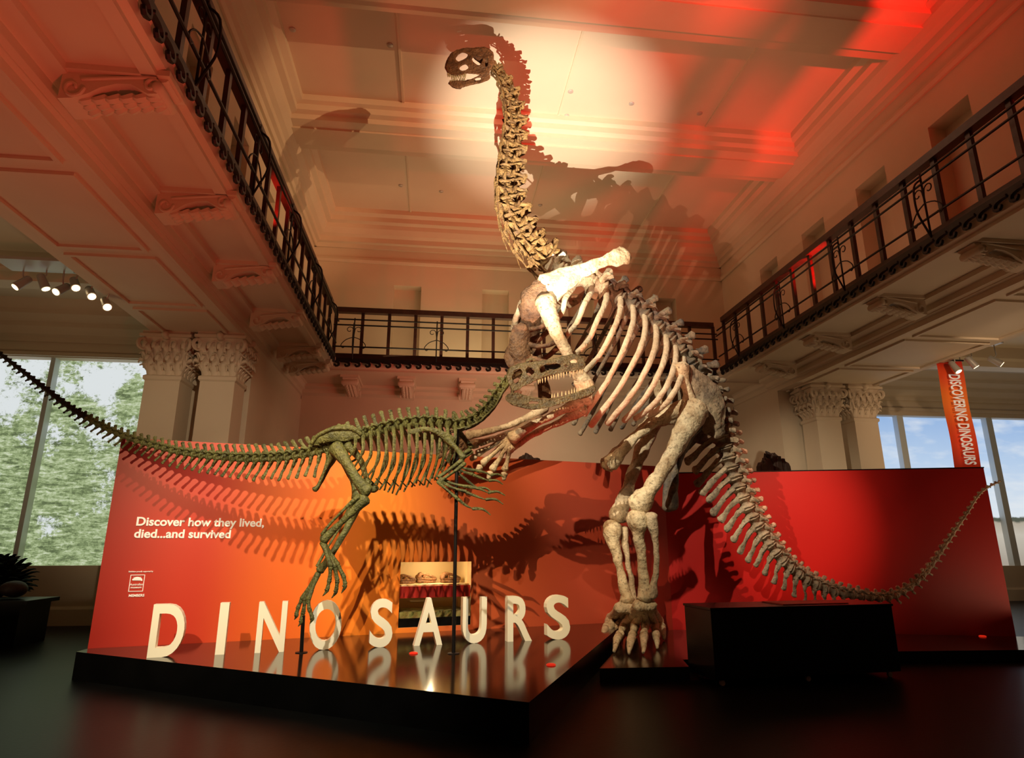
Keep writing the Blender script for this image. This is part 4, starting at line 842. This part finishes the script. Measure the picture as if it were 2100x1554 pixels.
put_mesh(me,"banner_wording",M_print,Mx,e,label="white vertical capitals on the banner")
# ================================================================ LIGHTS
def spot(loc,tgt,col,pw,ang,blend=.4,r=.05):
    l=bpy.data.lights.new("spot_lamp",'SPOT'); l.energy=pw; l.color=col; l.spot_size=math.radians(ang); l.spot_blend=blend; l.shadow_soft_size=r
    o=bpy.data.objects.new("spot_lamp",l); COL.objects.link(o); o.location=loc; o.rotation_euler=(V(tgt)-V(loc)).to_track_quat('-Z','Y').to_euler(); return o
def area(loc,tgt,col,pw,sz):
    l=bpy.data.lights.new("area_lamp",'AREA'); l.energy=pw; l.color=col; l.size=sz
    o=bpy.data.objects.new("area_lamp",l); COL.objects.link(o); o.location=loc; o.rotation_euler=(V(tgt)-V(loc)).to_track_quat('-Z','Y').to_euler(); return o
WARM=(1,.70,.38); RED=(1,.02,.012)
spot((-2.3,-.6,5.0),onAB(500,1110),WARM,2500,29,.9,.05)         # orange partition, tail
spot((-1.6,1.0,7.6),onAB(960,1090),WARM,3000,32,.8,.02)         # theropod body
spot((-2.0,2.5,7.4),(3.1,9.2,3.8),(1,.86,.62),3300,32,.6,.03)       # sauropod torso and legs
spot((-.2,2.0,6.6),(2.6,8.8,1.0),(1,.80,.50),1200,22,.8,.03)        # sauropod feet
spot((-.6,2.2,7.0),(-1.6,8.3,.5),(1,.88,.66),2300,46,.7)        # letters
spot((8.0,.5,7.6),on_z(680,290,10.5),(1,.58,.28),3800,21,.7,.008)         # from facing gallery: head and its shadow
spot((.3,3.2,.35),on_z(1120,245,10.9),(1,.90,.70),15000,25,1.0,.008)   # floor uplight, pale patch fading out softly
spot((.3,3.2,.35),on_z(1340,260,10.9),(1,.42,.24),1900,44,.8,.008)   # weak spill, skeleton shadows on the red ceiling
spot((7.6,2.6,6.7),on_z(1500,60,11.0),RED,4800,62,.9)           # added red wash, unseen lamp at gallery height, clear of the bones
spot((7.9,10.5,6.5),on_z(1300,330,11.0),RED,500,90,.9)  # further unseen red washes added here and on the next line
spot((-3.0,9.5,6.5),on_z(950,160,11.0),(1,.05,.03),160,90,.9)
spot((1.6,7.0,.45),(2.5,10.2,11),RED,110,50,.8)
spot((.2,2.6,.5),(-3.2,6.5,5.8),(1,.06,.045),400,60,.8)
spot((1.0,12.6,3.2),(.0,17,5.8),(1,.05,.03),170,90,.8)
spot((-1.5,5.5,4.6),(-4.4,12.0,3.4),(1,.78,.52),480,34,.8)      # columns by the forest window
spot((6.0,7.5,4.6),(9.8,14.2,3.6),(1,.74,.48),260,30,.8)
spot((4.0,1.0,7.4),on_Y(1640,1020,9.7),(1,.36,.22),5200,17,1.0)      # red panel
spot((9.0,6.0,5.0),(11.1,12,4.5),(1,.7,.45),600,28,.8)       # banner
area((-8,8,1.0),(-8,9,6.6),WARM,42,3); area((13.5,12,1.0),(13.5,13,6.6),WARM,60,3)
area((2.5,14.0,3.2),(2.5,17,4.0),(1,.70,.46),75,3)
area((1.0,16.3,6.2),(.6,16.9,11),(1,.76,.40),110,5)
area((8.2,11,6.3),(8.6,11,11),WARM,10,4)
area((10,8,1.0),(8.5,9,6.0),(1,.62,.36),34,3)
area((-1,5,3.0),(-2.5,7,11),(1,.30,.14),32,5)
def point(loc,col,pw,r=.05):
    l=bpy.data.lights.new("case_lamp",'POINT'); l.energy=pw; l.color=col; l.shadow_soft_size=r; o=bpy.data.objects.new("case_lamp",l); COL.objects.link(o); o.location=loc
point(inAB(am,hz1-.07,-.22),(1,.75,.42),8)
w=bpy.data.worlds.new("world"); bpy.context.scene.world=w; w.use_nodes=True
w.node_tree.nodes['Background'].inputs[0].default_value=(1,.6,.35,1); w.node_tree.nodes['Background'].inputs[1].default_value=.008
